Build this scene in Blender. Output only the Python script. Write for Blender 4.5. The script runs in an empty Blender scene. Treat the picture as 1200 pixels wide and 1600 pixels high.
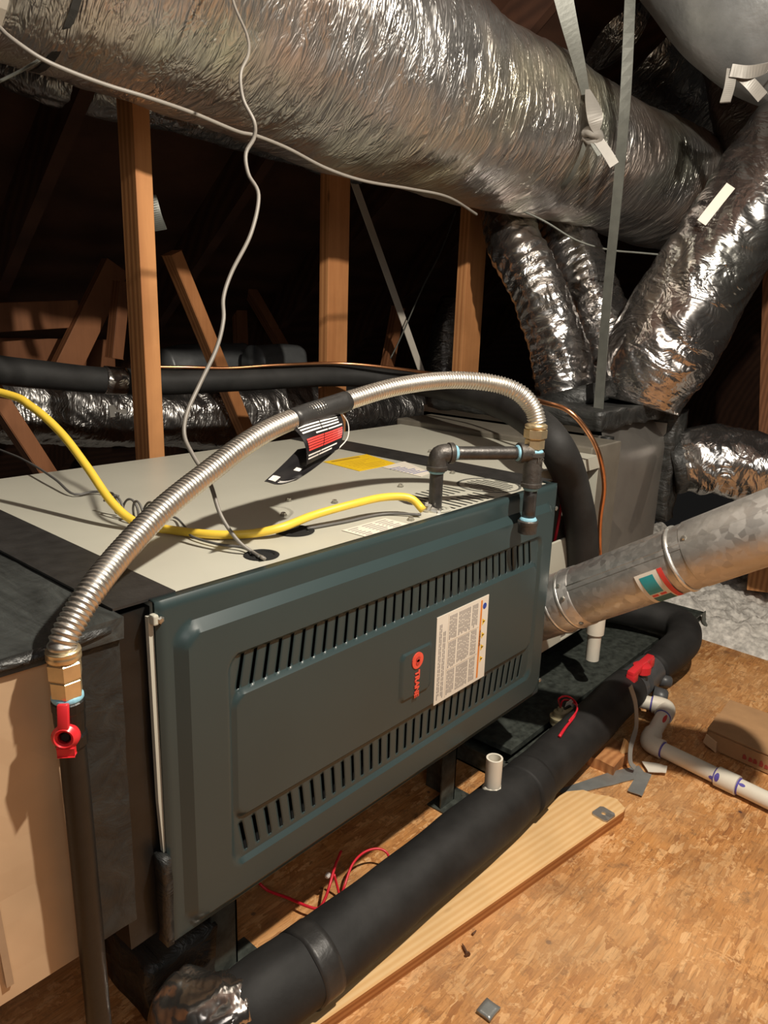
import bpy, bmesh, math, random
from mathutils import Vector, Matrix, noise

SC = bpy.context.scene
COL = SC.collection
# ------------------------------------------------------------------ camera, world, lights, exposure
cd = bpy.data.cameras.new('camera')
cam = bpy.data.objects.new('camera', cd)
COL.objects.link(cam)
r_, u_, d_ = Vector([0.660569, -0.750055, 0.032661]), Vector([0.173867, 0.195156, 0.965238]), Vector([0.730356, 0.631927, -0.259324])
M = Matrix((r_, u_, -d_)).transposed().to_4x4()
M.translation = Vector((-0.4051, -0.6644, 0.9505))
cam.matrix_world = M
cd.sensor_fit = 'VERTICAL'
cd.sensor_height = 36.0
cd.lens = 26.240
cd.clip_start = 0.02
SC.camera = cam
w = bpy.data.worlds.new('attic_air')
SC.world = w
w.use_nodes = True
w.node_tree.nodes['Background'].inputs[0].default_value = (0.95, 0.9, 0.85, 1)
w.node_tree.nodes['Background'].inputs[1].default_value = 0.004
def point_light(name, loc, energy, color, radius):
    l = bpy.data.lights.new(name, 'POINT')
    l.energy = energy; l.color = color; l.shadow_soft_size = radius
    o = bpy.data.objects.new(name, l); COL.objects.link(o); o.location = loc
    return o
def area_light(name, loc, target, energy, color, size):
    l = bpy.data.lights.new(name, 'AREA')
    l.energy = energy; l.color = color; l.size = size
    o = bpy.data.objects.new(name, l); COL.objects.link(o); o.location = loc
    o.rotation_euler = (Vector(target) - Vector(loc)).to_track_quat('-Z', 'Y').to_euler()
    return o
point_light('work_bulb', (0.45, -0.72, 1.75), 60.0, (1.0, 0.91, 0.78), 0.022)
area_light('attic_fill', (-1.0, -1.7, 1.9), (0.8, 0.3, 0.7), 4.5, (1.0, 0.95, 0.90), 1.2)
SC.view_settings.view_transform = 'Standard'
SC.view_settings.look = 'None'
SC.view_settings.gamma = 1.0
SC.view_settings.use_curve_mapping = False
SC.view_settings.exposure = 1.1

# ------------------------------------------------------------------ helpers
rnd = random.Random(7)
def link(o, parent=None):
    COL.objects.link(o)
    if parent is not None: o.parent = parent
    return o
def tag(o, label=None, cat=None, group=None, kind=None):
    if label: o['label'] = label
    if cat: o['category'] = cat
    if group: o['group'] = group
    if kind: o['kind'] = kind
    return o
def thing(name, label, cat, loc=(0, 0, 0), group=None):
    o = bpy.data.objects.new(name, None); COL.objects.link(o)
    o.empty_display_size = 0.05
    o.location = loc
    BASE[o.name] = Vector(loc)
    return tag(o, label, cat, group)
BASE = {}
def root_of(o):
    while o.parent is not None: o = o.parent
    return o
def obj(name, bm, m, parent=None, smooth=False, angle=None):
    """links a bmesh written in world coordinates; children of a thing are moved to its base"""
    me = bpy.data.meshes.new(name)
    if parent is not None:
        b = BASE.get(root_of(parent).name, Vector((0, 0, 0)))
        if b.length > 0: bmesh.ops.translate(bm, verts=bm.verts, vec=-b)
    bm.normal_update()
    bm.to_mesh(me); bm.free()
    if smooth:
        for p in me.polygons: p.use_smooth = True
        if angle is not None:
            me.set_sharp_from_angle(angle=math.radians(angle))
    if isinstance(m, (list, tuple)):
        for mm in m: me.materials.append(mm)
    else: me.materials.append(m)
    return link(bpy.data.objects.new(name, me), parent)
def box(bm, x0, x1, y0, y1, z0, z1, bev=0.0, mi=0):
    r = bmesh.ops.create_cube(bm, size=1.0)
    vs = r['verts']
    for v in vs:
        v.co = Vector((x0 + (v.co.x + .5) * (x1 - x0), y0 + (v.co.y + .5) * (y1 - y0), z0 + (v.co.z + .5) * (z1 - z0)))
    if bev > 0:
        es = list({e for v in vs for e in v.link_edges})
        rr = bmesh.ops.bevel(bm, geom=es, offset=bev, segments=2, affect='EDGES', profile=0.5)
    if mi:
        for f in {f for v in vs if v.is_valid for f in v.link_faces}: f.material_index = mi
    return bm
def B(*a, **k):
    bm = bmesh.new(); box(bm, *a, **k); return bm
def obox(bm, A, Bp, w, h, side=None, bev=0.0, roll=0.0):
    """a bar from A to Bp; w across (along side), h the other way"""
    A = Vector(A); Bp = Vector(Bp); d = (Bp - A); L = d.length; d.normalize()
    s = Vector(side) if side is not None else Vector((0, 0, 1)).cross(d)
    if s.length < 1e-4: s = Vector((1, 0, 0))
    s = (s - d * s.dot(d)).normalized(); n = d.cross(s)
    if roll: s = Matrix.Rotation(roll, 3, d) @ s; n = d.cross(s)
    r = bmesh.ops.create_cube(bm, size=1.0); vs = r['verts']
    for v in vs: v.co = A + d * ((v.co.z + .5) * L) + s * (v.co.x * w) + n * (v.co.y * h)
    if bev > 0:
        bmesh.ops.bevel(bm, geom=list({e for v in vs for e in v.link_edges}), offset=bev, segments=2, affect='EDGES', profile=0.5)
    return bm
def catmull(P, n):
    out = []
    Q_ = [tuple(2 * a - b for a, b in zip(P[0], P[1]))] + list(P) + [tuple(2 * a - b for a, b in zip(P[-1], P[-2]))]
    for i in range(1, len(Q_) - 2):
        p0, p1, p2, p3 = Q_[i - 1:i + 3]
        for k in range(n):
            t = k / n
            out.append(tuple(.5 * ((2 * b) + (-a + c) * t + (2 * a - 5 * b + 4 * c - d) * t * t + (-a + 3 * b - 3 * c + d) * t ** 3) for a, b, c, d in zip(p0, p1, p2, p3)))
    out.append(tuple(P[-1]))
    return out
def resample(P, step):
    V = [Vector(p[:3]) for p in P]; L = [0]
    for a, b in zip(V, V[1:]): L.append(L[-1] + (b - a).length)
    n = max(2, int(L[-1] / step)); out = []; j = 0
    for i in range(n + 1):
        s = L[-1] * i / n
        while j < len(L) - 2 and L[j + 1] < s: j += 1
        t = (s - L[j]) / max(1e-9, L[j + 1] - L[j])
        out.append(tuple(a + (b - a) * t for a, b in zip(P[j], P[j + 1])))
    return out, L[-1]
def tube(pts, seg=16, step=0.01, disp=None, cap=True, rad=None, bm=None, smooth_path=True, mi=0, inner=None):
    """pts: (x,y,z,r) centre line; disp(s, theta, r) -> radial offset"""
    if rad is not None: pts = [tuple(p[:3]) + (rad,) for p in pts]
    P = catmull(pts, 12) if smooth_path and len(pts) > 2 else list(pts)
    P, L = resample(P, step)
    bm = bm or bmesh.new()
    uvl = bm.loops.layers.uv.verify()
    V = [Vector(p[:3]) for p in P]
    T = []
    for i in range(len(V)):
        a = V[max(0, i - 1)]; b = V[min(len(V) - 1, i + 1)]; T.append((b - a).normalized())
    N = Vector((0, 0, 1)) if abs(T[0].z) < .9 else Vector((1, 0, 0))
    rings = []; ss = []
    s = 0
    for i, v in enumerate(V):
        if i: s += (v - V[i - 1]).length
        N = (N - T[i] * N.dot(T[i])).normalized(); Bn = T[i].cross(N)
        ring = []
        for k in range(seg):
            th = 2 * math.pi * k / seg
            r = P[i][3]
            if disp: r += disp(s, th, r)
            ring.append(bm.verts.new(v + (N * math.cos(th) + Bn * math.sin(th)) * r))
        rings.append(ring); ss.append(s)
    for i in range(len(rings) - 1):
        for k in range(seg):
            k2 = (k + 1) % seg
            f = bm.faces.new((rings[i][k], rings[i][k2], rings[i + 1][k2], rings[i + 1][k]))
            f.material_index = mi
            rr = P[i][3]
            us = [(ss[i], k), (ss[i], k + 1), (ss[i + 1], k + 1), (ss[i + 1], k)]
            for lp, (u, kk) in zip(f.loops, us): lp[uvl].uv = (u, kk / seg * 2 * math.pi * rr)
    if cap:
        for rg, flip in ((rings[0], False), (rings[-1], True)):
            f = bm.faces.new(rg if flip else rg[::-1]); f.material_index = mi
    bmesh.ops.recalc_face_normals(bm, faces=bm.faces)
    return bm
def lathe(bm, A, axis, prof, seg=24, facets=None, mi=0):
    """prof: list (t along axis, radius); closed at both ends"""
    A = Vector(A); d = Vector(axis).normalized()
    N = Vector((0, 0, 1)) if abs(d.z) < .9 else Vector((1, 0, 0))
    N = (N - d * N.dot(d)).normalized(); Bn = d.cross(N)
    rings = []
    seg = facets or seg
    for t, r in prof:
        rings.append([bm.verts.new(A + d * t + (N * math.cos(2 * math.pi * k / seg) + Bn * math.sin(2 * math.pi * k / seg)) * r) for k in range(seg)])
    fs = []
    for a, b in zip(rings, rings[1:]):
        for k in range(seg):
            fs.append(bm.faces.new((a[k], a[(k + 1) % seg], b[(k + 1) % seg], b[k])))
    fs.append(bm.faces.new(rings[0][::-1])); fs.append(bm.faces.new(rings[-1]))
    for f in fs: f.material_index = mi
    bmesh.ops.recalc_face_normals(bm, faces=fs)
    return bm
def ext(pts, a=0.0, b=0.0):
    """carry a centre line on, straight, by a before its start and b past its end"""
    out = list(pts)
    if a:
        d = (Vector(pts[0][:3]) - Vector(pts[1][:3])).normalized()
        for k in (.5, 1.0): out.insert(0, tuple(Vector(pts[0][:3]) + d * a * k) + tuple(pts[0][3:]))
    if b:
        d = (Vector(pts[-1][:3]) - Vector(pts[-2][:3])).normalized()
        for k in (.5, 1.0): out.append(tuple(Vector(pts[-1][:3]) + d * b * k) + tuple(pts[-1][3:]))
    return out
def L_(A, axis, prof, seg=24, **k):
    return lathe(bmesh.new(), A, axis, prof, seg, **k)
def ribbon(pts, width, side, thick=0.0015, n=8, twist=None):
    """a strap with real thickness following pts; side: width direction"""
    P = catmull([tuple(p[:3]) for p in pts], n) if len(pts) > 2 else [tuple(p[:3]) for p in pts]
    V = [Vector(p) for p in P]; bm = bmesh.new(); rows = []
    uvl = bm.loops.layers.uv.verify()
    for i, v in enumerate(V):
        t = (V[min(len(V) - 1, i + 1)] - V[max(0, i - 1)]).normalized()
        s = Vector(side); s = (s - t * s.dot(t)).normalized()
        if twist: s = Matrix.Rotation(twist(i / (len(V) - 1)), 3, t) @ s
        nn = t.cross(s)
        wd = width(i / (len(V) - 1)) if callable(width) else width
        rows.append([bm.verts.new(v + s * a * wd / 2 + nn * b * thick / 2) for a, b in ((-1, -1), (1, -1), (1, 1), (-1, 1))])
    for a, b in zip(rows, rows[1:]):
        for k in range(4): bm.faces.new((a[k], a[(k + 1) % 4], b[(k + 1) % 4], b[k]))
    bm.faces.new(rows[0][::-1]); bm.faces.new(rows[-1])
    bmesh.ops.recalc_face_normals(bm, faces=bm.faces)
    return bm
def prism(poly, origin, ex, ey, ez, t0, t1, bm=None, mi=0):
    """polygon in (u,v) on plane origin+u*ex+v*ey, from t0 to t1 along ez"""
    bm = bm or bmesh.new(); o = Vector(origin); ex = Vector(ex); ey = Vector(ey); ez = Vector(ez)
    a = [bm.verts.new(o + ex * u + ey * v + ez * t0) for u, v in poly]
    b = [bm.verts.new(o + ex * u + ey * v + ez * t1) for u, v in poly]
    fs = [bm.faces.new(a[::-1]), bm.faces.new(b)]
    n = len(poly)
    for i in range(n): fs.append(bm.faces.new((a[i], a[(i + 1) % n], b[(i + 1) % n], b[i])))
    for f in fs: f.material_index = mi
    bmesh.ops.recalc_face_normals(bm, faces=fs)
    return bm
def rrect(x0, x1, y0, y1, r, n=5):
    out = []
    for cx, cy, a0 in ((x1 - r, y1 - r, 0), (x0 + r, y1 - r, 90), (x0 + r, y0 + r, 180), (x1 - r, y0 + r, 270)):
        for k in range(n + 1):
            a = math.radians(a0 + 90 * k / n); out.append((cx + r * math.cos(a), cy + r * math.sin(a)))
    return out
def circ(cx, cy, r, n=24, ry=None):
    return [(cx + r * math.cos(2 * math.pi * k / n), cy + (ry or r) * math.sin(2 * math.pi * k / n)) for k in range(n)]
def text(name, body, size, origin, ex, ey, m, parent, depth=0.0003, align='LEFT', bold=0.0, space=1.0):
    c = bpy.data.curves.new(name, 'FONT'); c.body = body; c.size = size; c.extrude = depth; c.align_x = align
    c.offset = bold; c.space_character = space; c.resolution_u = 3
    o = bpy.data.objects.new('tmp', c); COL.objects.link(o)
    dg = bpy.context.evaluated_depsgraph_get()
    me = bpy.data.meshes.new_from_object(o.evaluated_get(dg))
    bpy.data.objects.remove(o); bpy.data.curves.remove(c)
    ex = Vector(ex).normalized(); ey = Vector(ey).normalized(); ez = ex.cross(ey)
    mt = Matrix((ex, ey, ez)).transposed().to_4x4(); b = BASE.get(root_of(parent).name, Vector((0, 0, 0)))
    mt.translation = Vector(origin) - b
    me.transform(mt); me.name = name; me.materials.clear(); me.materials.append(m)
    return link(bpy.data.objects.new(name, me), parent)

# ------------------------------------------------------------------ materials
MATS = {}
class NT:
    def __init__(s, name):
        s.m = bpy.data.materials.new(name); s.m.use_nodes = True; s.t = s.m.node_tree
        s.b = s.t.nodes['Principled BSDF']
    def n(s, typ, **k):
        nd = s.t.nodes.new(typ)
        for a, v in k.items():
            if a.startswith('i_'):
                nd.inputs[a[2:].replace('_', ' ')].default_value = v
            else: setattr(nd, a, v)
        return nd
    def l(s, a, b): s.t.links.new(a, b); return s
    def coord(s, kind='Object', scale=(1, 1, 1), rot=(0, 0, 0), loc=(0, 0, 0)):
        tc = s.n('ShaderNodeTexCoord'); mp = s.n('ShaderNodeMapping')
        mp.inputs['Scale'].default_value = scale; mp.inputs['Rotation'].default_value = rot; mp.inputs['Location'].default_value = loc
        s.l(tc.outputs[kind], mp.inputs[0]); return mp.outputs[0]
    def noise(s, co, scale, detail=4, rough=.55, dist=0.0):
        nd = s.n('ShaderNodeTexNoise'); nd.inputs['Scale'].default_value = scale; nd.inputs['Detail'].default_value = detail
        nd.inputs['Roughness'].default_value = rough; nd.inputs['Distortion'].default_value = dist
        s.l(co, nd.inputs['Vector']); return nd.outputs['Fac']
    def ramp(s, fac, stops, interp='LINEAR'):
        r = s.n('ShaderNodeValToRGB'); r.color_ramp.interpolation = interp
        el = r.color_ramp.elements
        while len(el) < len(stops): el.new(.5)
        for e, (p, c) in zip(el, stops):
            e.position = p; e.color = (c if isinstance(c, (tuple, list)) else (c, c, c)) + (() if isinstance(c, (tuple, list)) and len(c) == 4 else (1,)) if not (isinstance(c, (tuple, list)) and len(c) == 4) else c
        s.l(fac, r.inputs[0]); return r.outputs[0]
    def mix(s, fac, a, b, mode='MIX'):
        nd = s.n('ShaderNodeMix', data_type='RGBA', blend_type=mode)
        for sock, v in ((nd.inputs[0], fac), (nd.inputs[6], a), (nd.inputs[7], b)):
            if hasattr(v, 'links'): s.l(v, sock)
            elif isinstance(v, (tuple, list)): sock.default_value = tuple(v) + (1,) if len(v) == 3 else v
            else: sock.default_value = v
        return nd.outputs[2]
    def math(s, op, a, b=None):
        nd = s.n('ShaderNodeMath', operation=op)
        for sock, v in ((nd.inputs[0], a), (nd.inputs[1], b)):
            if v is None: continue
            if hasattr(v, 'links'): s.l(v, sock)
            else: sock.default_value = v
        return nd.outputs[0]
    def bump(s, h, strength=.3, dist=.002, prev=None):
        nd = s.n('ShaderNodeBump'); nd.inputs['Strength'].default_value = strength; nd.inputs['Distance'].default_value = dist
        s.l(h, nd.inputs['Height'])
        if prev is not None: s.l(prev, nd.inputs['Normal'])
        return nd.outputs[0]
    def set(s, **k):
        for a, v in k.items():
            sock = s.b.inputs[{'color': 'Base Color', 'rough': 'Roughness', 'metal': 'Metallic', 'normal': 'Normal', 'coat': 'Coat Weight', 'spec': 'Specular IOR Level', 'coatr': 'Coat Roughness', 'sheen': 'Sheen Weight', 'alpha': 'Alpha'}[a]]
            if hasattr(v, 'links'): s.l(v, sock)
            elif isinstance(v, (tuple, list)): sock.default_value = tuple(v) + (1,)
            else: sock.default_value = v
        return s.m
def plain(name, color, rough=.5, metal=0.0, var=.12, bump=0.0, scale=25, coat=0.0, spec=.5):
    n = NT(name); co = n.coord('Object')
    f = n.noise(co, scale, 4)
    lo = tuple(c * (1 - var) for c in color); hi = tuple(min(1, c * (1 + var)) for c in color)
    k = dict(color=n.ramp(f, [(.3, lo), (.7, hi)]), rough=rough, metal=metal, coat=coat, spec=spec)
    if bump: k['normal'] = n.bump(n.noise(co, scale * 4, 3), bump, .001)
    return n.set(**k)

def foil_mat(name, tint=(.62, .61, .60), rough=.22, fine=1.0, dirt=.25, streak=(38, 5), warm=0.0, strength=.8):
    n = NT(name)
    tc = n.n('ShaderNodeTexCoord')
    uv = n.n('ShaderNodeMapping'); uv.inputs['Scale'].default_value = (streak[0], streak[1], 1); uv.inputs['Rotation'].default_value = (0, 0, .30)
    n.l(tc.outputs['UV'], uv.inputs[0])
    a = n.noise(uv.outputs[0], 1.6 * fine, 3, .6, .6)
    uv2 = n.n('ShaderNodeMapping'); uv2.inputs['Scale'].default_value = (streak[0] * .7, streak[1] * 1.6, 1); uv2.inputs['Rotation'].default_value = (0, 0, -.22)
    n.l(tc.outputs['UV'], uv2.inputs[0])
    b = n.noise(uv2.outputs[0], 2.3 * fine, 3, .6, 1.0)
    ridge = n.math('ABSOLUTE', n.math('SUBTRACT', a, .5))
    ridge2 = n.math('ABSOLUTE', n.math('SUBTRACT', b, .5))
    big = n.noise(tc.outputs['Object'], 9, 2, .5, .4)
    msk = n.ramp(n.noise(tc.outputs['Object'], 5, 2), [(.35, .25), (.65, 1.0)])
    h = n.math('ADD', n.math('MULTIPLY', ridge, n.math('MULTIPLY', msk, 1.0)), n.math('MULTIPLY', ridge2, .6))
    nb = n.bump(big, .35, .02)
    nb = n.bump(h, strength, .018, nb)
    dd = n.noise(tc.outputs['Object'], 3.2, 5, .6, .3)
    base = n.ramp(dd, [(.3, tuple(c * (1 - dirt) for c in tint)), (.68, tint)])
    if warm: base = n.mix(n.ramp(n.noise(tc.outputs['Object'], 4.1, 2), [(.45, 0.0), (.7, warm)]), base, (.75, .52, .38))
    if warm: base = n.mix(n.ramp(n.noise(tc.outputs['Object'], 3.3, 2), [(.5, 0.0), (.68, warm * .8)]), base, (.60, .66, .42))
    rg = n.ramp(n.noise(tc.outputs['Object'], 7, 4), [(.3, rough), (.75, min(1, rough * 1.9))])
    return n.set(color=base, rough=rg, metal=.96, normal=nb)

def wood_mat(name, c1, c2, scale=1.0, axis=(1, 14, 14), rough=.62, knots=True, dirt=.3):
    n = NT(name); co = n.coord('Object', scale=axis)
    a = n.noise(co, 3.5 * scale, 6, .6, 1.2)
    wv = n.n('ShaderNodeTexWave', wave_type='RINGS', rings_direction='X'); wv.inputs['Scale'].default_value = 2.6 * scale
    wv.inputs['Distortion'].default_value = 5.0; wv.inputs['Detail'].default_value = 3; wv.inputs['Detail Scale'].default_value = .6
    n.l(n.coord('Object', scale=(axis[0] * .35, axis[1] * .45, axis[2] * .45)), wv.inputs['Vector'])
    g = n.mix(.5, a, wv.outputs['Fac'])
    col = n.ramp(g, [(.22, c1), (.5, tuple((x + y) / 2 for x, y in zip(c1, c2))), (.75, c2)])
    co2 = n.coord('Object')
    col = n.mix(n.ramp(n.noise(co2, 7, 5), [(.45, 0.0), (.75, dirt)]), col, tuple(c * .35 for c in c1))
    if knots:
        vo = n.n('ShaderNodeTexVoronoi'); vo.inputs['Scale'].default_value = 5.0
        n.l(n.coord('Object', scale=(axis[0] ** .3, axis[1] ** .3, axis[2] ** .3)), vo.inputs['Vector'])
        col = n.mix(n.ramp(vo.outputs['Distance'], [(.0, .85), (.09, .6), (.13, 0.0)]), col, tuple(c * .3 for c in c1))
    return n.set(color=col, rough=rough, normal=n.bump(g, .25, .001), spec=.3)

def osb_mat():
    n = NT('strand_board')
    cols = [(0.66, .31, .10), (0.78, .41, .16), (0.44, .18, .055), (0.88, .52, .24), (0.60, .27, .085)]
    def layer(rot, seed, sc):
        co = n.coord('Object', scale=(17 * sc, 85 * sc, 1), rot=(0, 0, rot), loc=(seed, seed * .7, 0))
        warp = n.n('ShaderNodeVectorMath', operation='ADD')
        nz = n.n('ShaderNodeTexNoise'); nz.inputs['Scale'].default_value = .5; nz.inputs['Detail'].default_value = 3
        n.l(co, nz.inputs['Vector'])
        sc2 = n.n('ShaderNodeVectorMath', operation='SCALE'); sc2.inputs['Scale'].default_value = 2.2
        n.l(nz.outputs['Color'], sc2.inputs[0]); n.l(co, warp.inputs[0]); n.l(sc2.outputs[0], warp.inputs[1])
        v = n.n('ShaderNodeTexVoronoi'); v.inputs['Scale'].default_value = 1.0
        n.l(warp.outputs[0], v.inputs['Vector'])
        sp = n.n('ShaderNodeSeparateColor'); n.l(v.outputs['Color'], sp.inputs[0])
        fib = n.noise(n.coord('Object', scale=(20, 330, 1), rot=(0, 0, rot)), 1, 4, .65, .4)
        c = n.ramp(sp.outputs[0], [(0, cols[2]), (.25, cols[0]), (.5, cols[4]), (.75, cols[1]), (1, cols[3])])
        c = n.mix(.8, c, n.ramp(fib, [(.32, (.34, .30, .26)), (.46, (.85, .82, .8)), (.62, (1.0, 1.0, 1.0))]), 'MULTIPLY')
        return c, n.math('ADD', sp.outputs[1], fib)
    la, ha = layer(.35, 0, 1.0); lb, hb = layer(1.35, 3.1, 1.1); lc, hc = layer(2.5, 7.7, .9); ld, hd = layer(1.9, 4.4, 1.3)
    co = n.coord('Object')
    def mk(loc, s): return n.ramp(n.noise(n.coord('Object', loc=loc), s, 4, .75, .8), [(.48, 0.0), (.52, 1.0)])
    m1, m2, m3 = mk((0, 0, 0), 13), mk((5, 3, 0), 16), mk((8, 1, 0), 19)
    c = n.mix(m3, n.mix(m2, n.mix(m1, la, lb), lc), ld)
    h = n.mix(m3, n.mix(m2, n.mix(m1, ha, hb), hc), hd)
    st = n.ramp(n.noise(co, 4.5, 6, .68, .6), [(.46, 0.0), (.7, .62)])
    c = n.mix(st, c, (.20, .11, .055))
    st2 = n.ramp(n.noise(n.coord('Object', loc=(2, 9, 0)), 26, 5, .75), [(.56, 0.0), (.7, .75)])
    c = n.mix(st2, c, (.17, .085, .04))
    vo = n.n('ShaderNodeTexVoronoi'); vo.inputs['Scale'].default_value = 8.5; n.l(co, vo.inputs['Vector'])
    c = n.mix(n.ramp(vo.outputs['Distance'], [(0, .9), (.03, .8), (.045, 0.0)]), c, (.05, .025, .03))
    pl = n.ramp(n.noise(n.coord('Object', loc=(7, 1, 0)), 2.6, 3), [(.45, 0.0), (.7, .35)])
    c = n.mix(pl, c, (.86, .54, .28))
    return n.set(color=c, rough=.55, normal=n.bump(h, .35, .0015), spec=.4)

def steel_mat(name, tint=(.55, .55, .54), rough=.38, spangle=60):
    n = NT(name); co = n.coord('Object')
    v = n.n('ShaderNodeTexVoronoi'); v.inputs['Scale'].default_value = spangle; n.l(co, v.inputs['Vector'])
    sp = n.n('ShaderNodeSeparateColor'); n.l(v.outputs['Color'], sp.inputs[0])
    c = n.ramp(sp.outputs[0], [(0, tuple(x * .8 for x in tint)), (1, tint)])
    c = n.mix(n.ramp(n.noise(co, 8, 5), [(.45, 0.0), (.75, .45)]), c, tuple(x * .55 for x in tint))
    rg = n.ramp(sp.outputs[1], [(0, rough), (1, rough + .18)])
    return n.set(color=c, rough=rg, metal=.85)

def mastic_mat(name, col=(.035, .037, .036), rough=.32, bs=.6):
    n = NT(name); co = n.coord('Object')
    a = n.noise(n.coord('Object', scale=(3, 1, 3)), 9, 5, .6, 1.0); b = n.noise(n.coord('Object', scale=(1, 4, 1)), 30, 4, .6, .5)
    nb = n.bump(a, bs, .015); nb = n.bump(b, bs * .4, .004, nb)
    c = n.ramp(a, [(.3, tuple(x * .45 for x in col)), (.65, tuple(x * 1.5 for x in col))])
    return n.set(color=c, rough=n.ramp(b, [(.3, rough), (.7, rough + .25)]), normal=nb, spec=.5)

m_osb = osb_mat()
m_plank = wood_mat('pale_pine', (.78, .47, .20), (.87, .58, .29), 1.0, (1.0, 22, 22), dirt=.2)
m_plank_side = wood_mat('dark_side_pine', (.36, .13, .035), (.55, .24, .08), 1.0, (1.2, 26, 26))  # darker pine for the side faces of the plank
m_stud = wood_mat('stud_pine', (.40, .165, .06), (.60, .28, .11), 1.0, (16, 16, 1.1), knots=True)
m_stud_dark = wood_mat('dark_pine', (.19, .075, .032), (.30, .125, .055), 1.0, (16, 16, 1.1), knots=False)  # darker pine for the timbers at the back
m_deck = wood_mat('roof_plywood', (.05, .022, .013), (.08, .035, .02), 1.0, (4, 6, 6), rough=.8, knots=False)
m_foil = foil_mat('foil_main', (.62, .60, .58), .27, 1.0, .25, (24, 3.5), warm=.45, strength=.95)
m_foil_b = foil_mat('foil_bright', (.58, .565, .555), .16, 1.0, .35, (9, 3.2), warm=.15, strength=.75)
m_foil_dark = foil_mat('foil_shaded', (.44, .43, .42), .24, 1.0, .4, (14, 4), strength=.9)  # darker foil tint stands in for the weak light on the rear ducts
m_vinyl = plain('grey_vinyl', (.22, .23, .235), .45, .5, .2, 1.0, 14)
m_galv = steel_mat('galvanised', (.58, .56, .53), .36, 90)
m_galv_dull = steel_mat('galvanised_dull', (.42, .40, .37), .42, 5)
m_galv_ring = steel_mat('galvanised_bright', (.85, .84, .80), .3, 60)
m_cab = plain('cabinet_beige_paint', (.53, .52, .44), .36, 0, .05, 0, 6, spec=.5)
m_door = plain('teal_grey_paint', (.032, .052, .054), .32, 0, .05, 0, 6, spec=.55)
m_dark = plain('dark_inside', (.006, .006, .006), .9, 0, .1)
m_black_rub = plain('black_foam_rubber', (.018, .0175, .017), .68, 0, .45, .5, 14, spec=.4)
m_black_pipe = plain('black_painted_pipe', (.008, .0075, .007), .42, 0, .3, .3, 30)
m_tape = plain('black_cloth_tape', (.03, .029, .028), .42, 0, .25, .4, 40)
m_mastic = mastic_mat('black_mastic', (.024, .025, .024))
m_mastic_f = mastic_mat('black_mastic_smooth', (.017, .018, .017), .42, .25)
m_mastic_g = mastic_mat('grey_mastic', (.040, .044, .042), .42, .22)
m_board = plain('tan_duct_board', (.60, .42, .26), .5, .15, .16, .15, 5)
m_white = plain('white_pvc', (.78, .73, .62), .35, 0, .05)
m_purple = plain('purple_primer', (.10, .08, .38), .5)
m_iron = plain('black_iron', (.085, .08, .076), .42, .75, .25, .4, 60)
m_iron_cast = plain('cast_iron', (.10, .092, .084), .5, .7, .3, .9, 45)
m_dope = plain('pale_blue_sealant', (.25, .50, .62), .55, 0, .2, .5, 60)
m_brass = plain('brass', (.85, .68, .42), .34, .85, .2, .1, 30)
m_steel = plain('stainless_corrugated', (.74, .70, .63), .38, .95, .06)
m_steel_pl = plain('zinc_plated_steel', (.6, .58, .52), .3, .9, .1)
m_red = plain('red_plastic', (.75, .03, .04), .35, 0, .08)
m_redw = plain('red_wire', (.72, .02, .04), .35, 0, .05)
m_yellow = plain('yellow_cable_jacket', (.85, .58, .06), .42, 0, .06)
m_yel_lab = plain('yellow_label', (.86, .56, .02), .45, 0, .05)
m_lab = plain('white_label', (.78, .72, .62), .45, 0, .04)
m_grey_txt = plain('grey_print', (.33, .30, .28), .6)
m_blk = plain('black_print', (.02, .02, .02), .5)
m_orange = plain('orange_print', (.75, .25, .05), .5)
m_yel_tri = plain('yellow_print', (.80, .50, .04), .5)
m_blue = plain('blue_print', (.03, .07, .35), .5)
m_cyan = plain('teal_print', (.03, .33, .37), .4)
m_dteal = plain('dark_teal_print', (.02, .14, .16), .4)
m_redp = plain('red_print', (.72, .06, .05), .4)
m_badge = plain('badge_red', (.85, .10, .06), .35)
m_whitep = plain('white_print', (.75, .72, .68), .45)
m_wire = plain('grey_cable', (.22, .20, .175), .45, 0, .08)
m_wire_d = plain('dark_grey_cable', (.12, .115, .11), .5, 0, .1)
m_copper = plain('copper', (.72, .33, .16), .28, .95, .15)
m_orange_w = plain('orange_wire', (.75, .18, .06), .4)
m_strap = plain('grey_strap', (.13, .135, .12), .45, .3, .15, .3, 30)
m_strap_l = plain('light_metal_strap', (.29, .275, .25), .45, .1, .12)
m_pan = plain('dark_green_pan', (.058, .066, .058), .42, .1, .5, .25, 60)
m_ducttape = plain('silver_tape', (.33, .34, .33), .36, .5, .15, .5, 25)
m_card = plain('cardboard', (.47, .27, .13), .7, 0, .12, .2, 18)
m_card_in = plain('cardboard_torn', (.66, .45, .27), .8, 0, .12)
m_insul = plain('insulation_fluff', (.66, .63, .58), .95, 0, .35, 1.0, 60, spec=.1)
m_rust = plain('rusty_steel', (.16, .08, .045), .6, .5, .3)
m_switch = plain('olive_plastic', (.38, .33, .2), .4)
m_grey_pl = plain('grey_plastic', (.07, .072, .075), .4)
m_tan = plain('tan_paper', (.55, .5, .42), .5)
# ------------------------------------------------------------------ setting
def grid_sheet(x0, x1, y0, y1, nx, ny, fz):
    bm = bmesh.new(); V = [[bm.verts.new((x0 + (x1 - x0) * i / nx, y0 + (y1 - y0) * j / ny, fz(x0 + (x1 - x0) * i / nx, y0 + (y1 - y0) * j / ny))) for i in range(nx + 1)] for j in range(ny + 1)]
    for j in range(ny):
        for i in range(nx): bm.faces.new((V[j][i], V[j][i + 1], V[j + 1][i + 1], V[j + 1][i]))
    return bm
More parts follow.
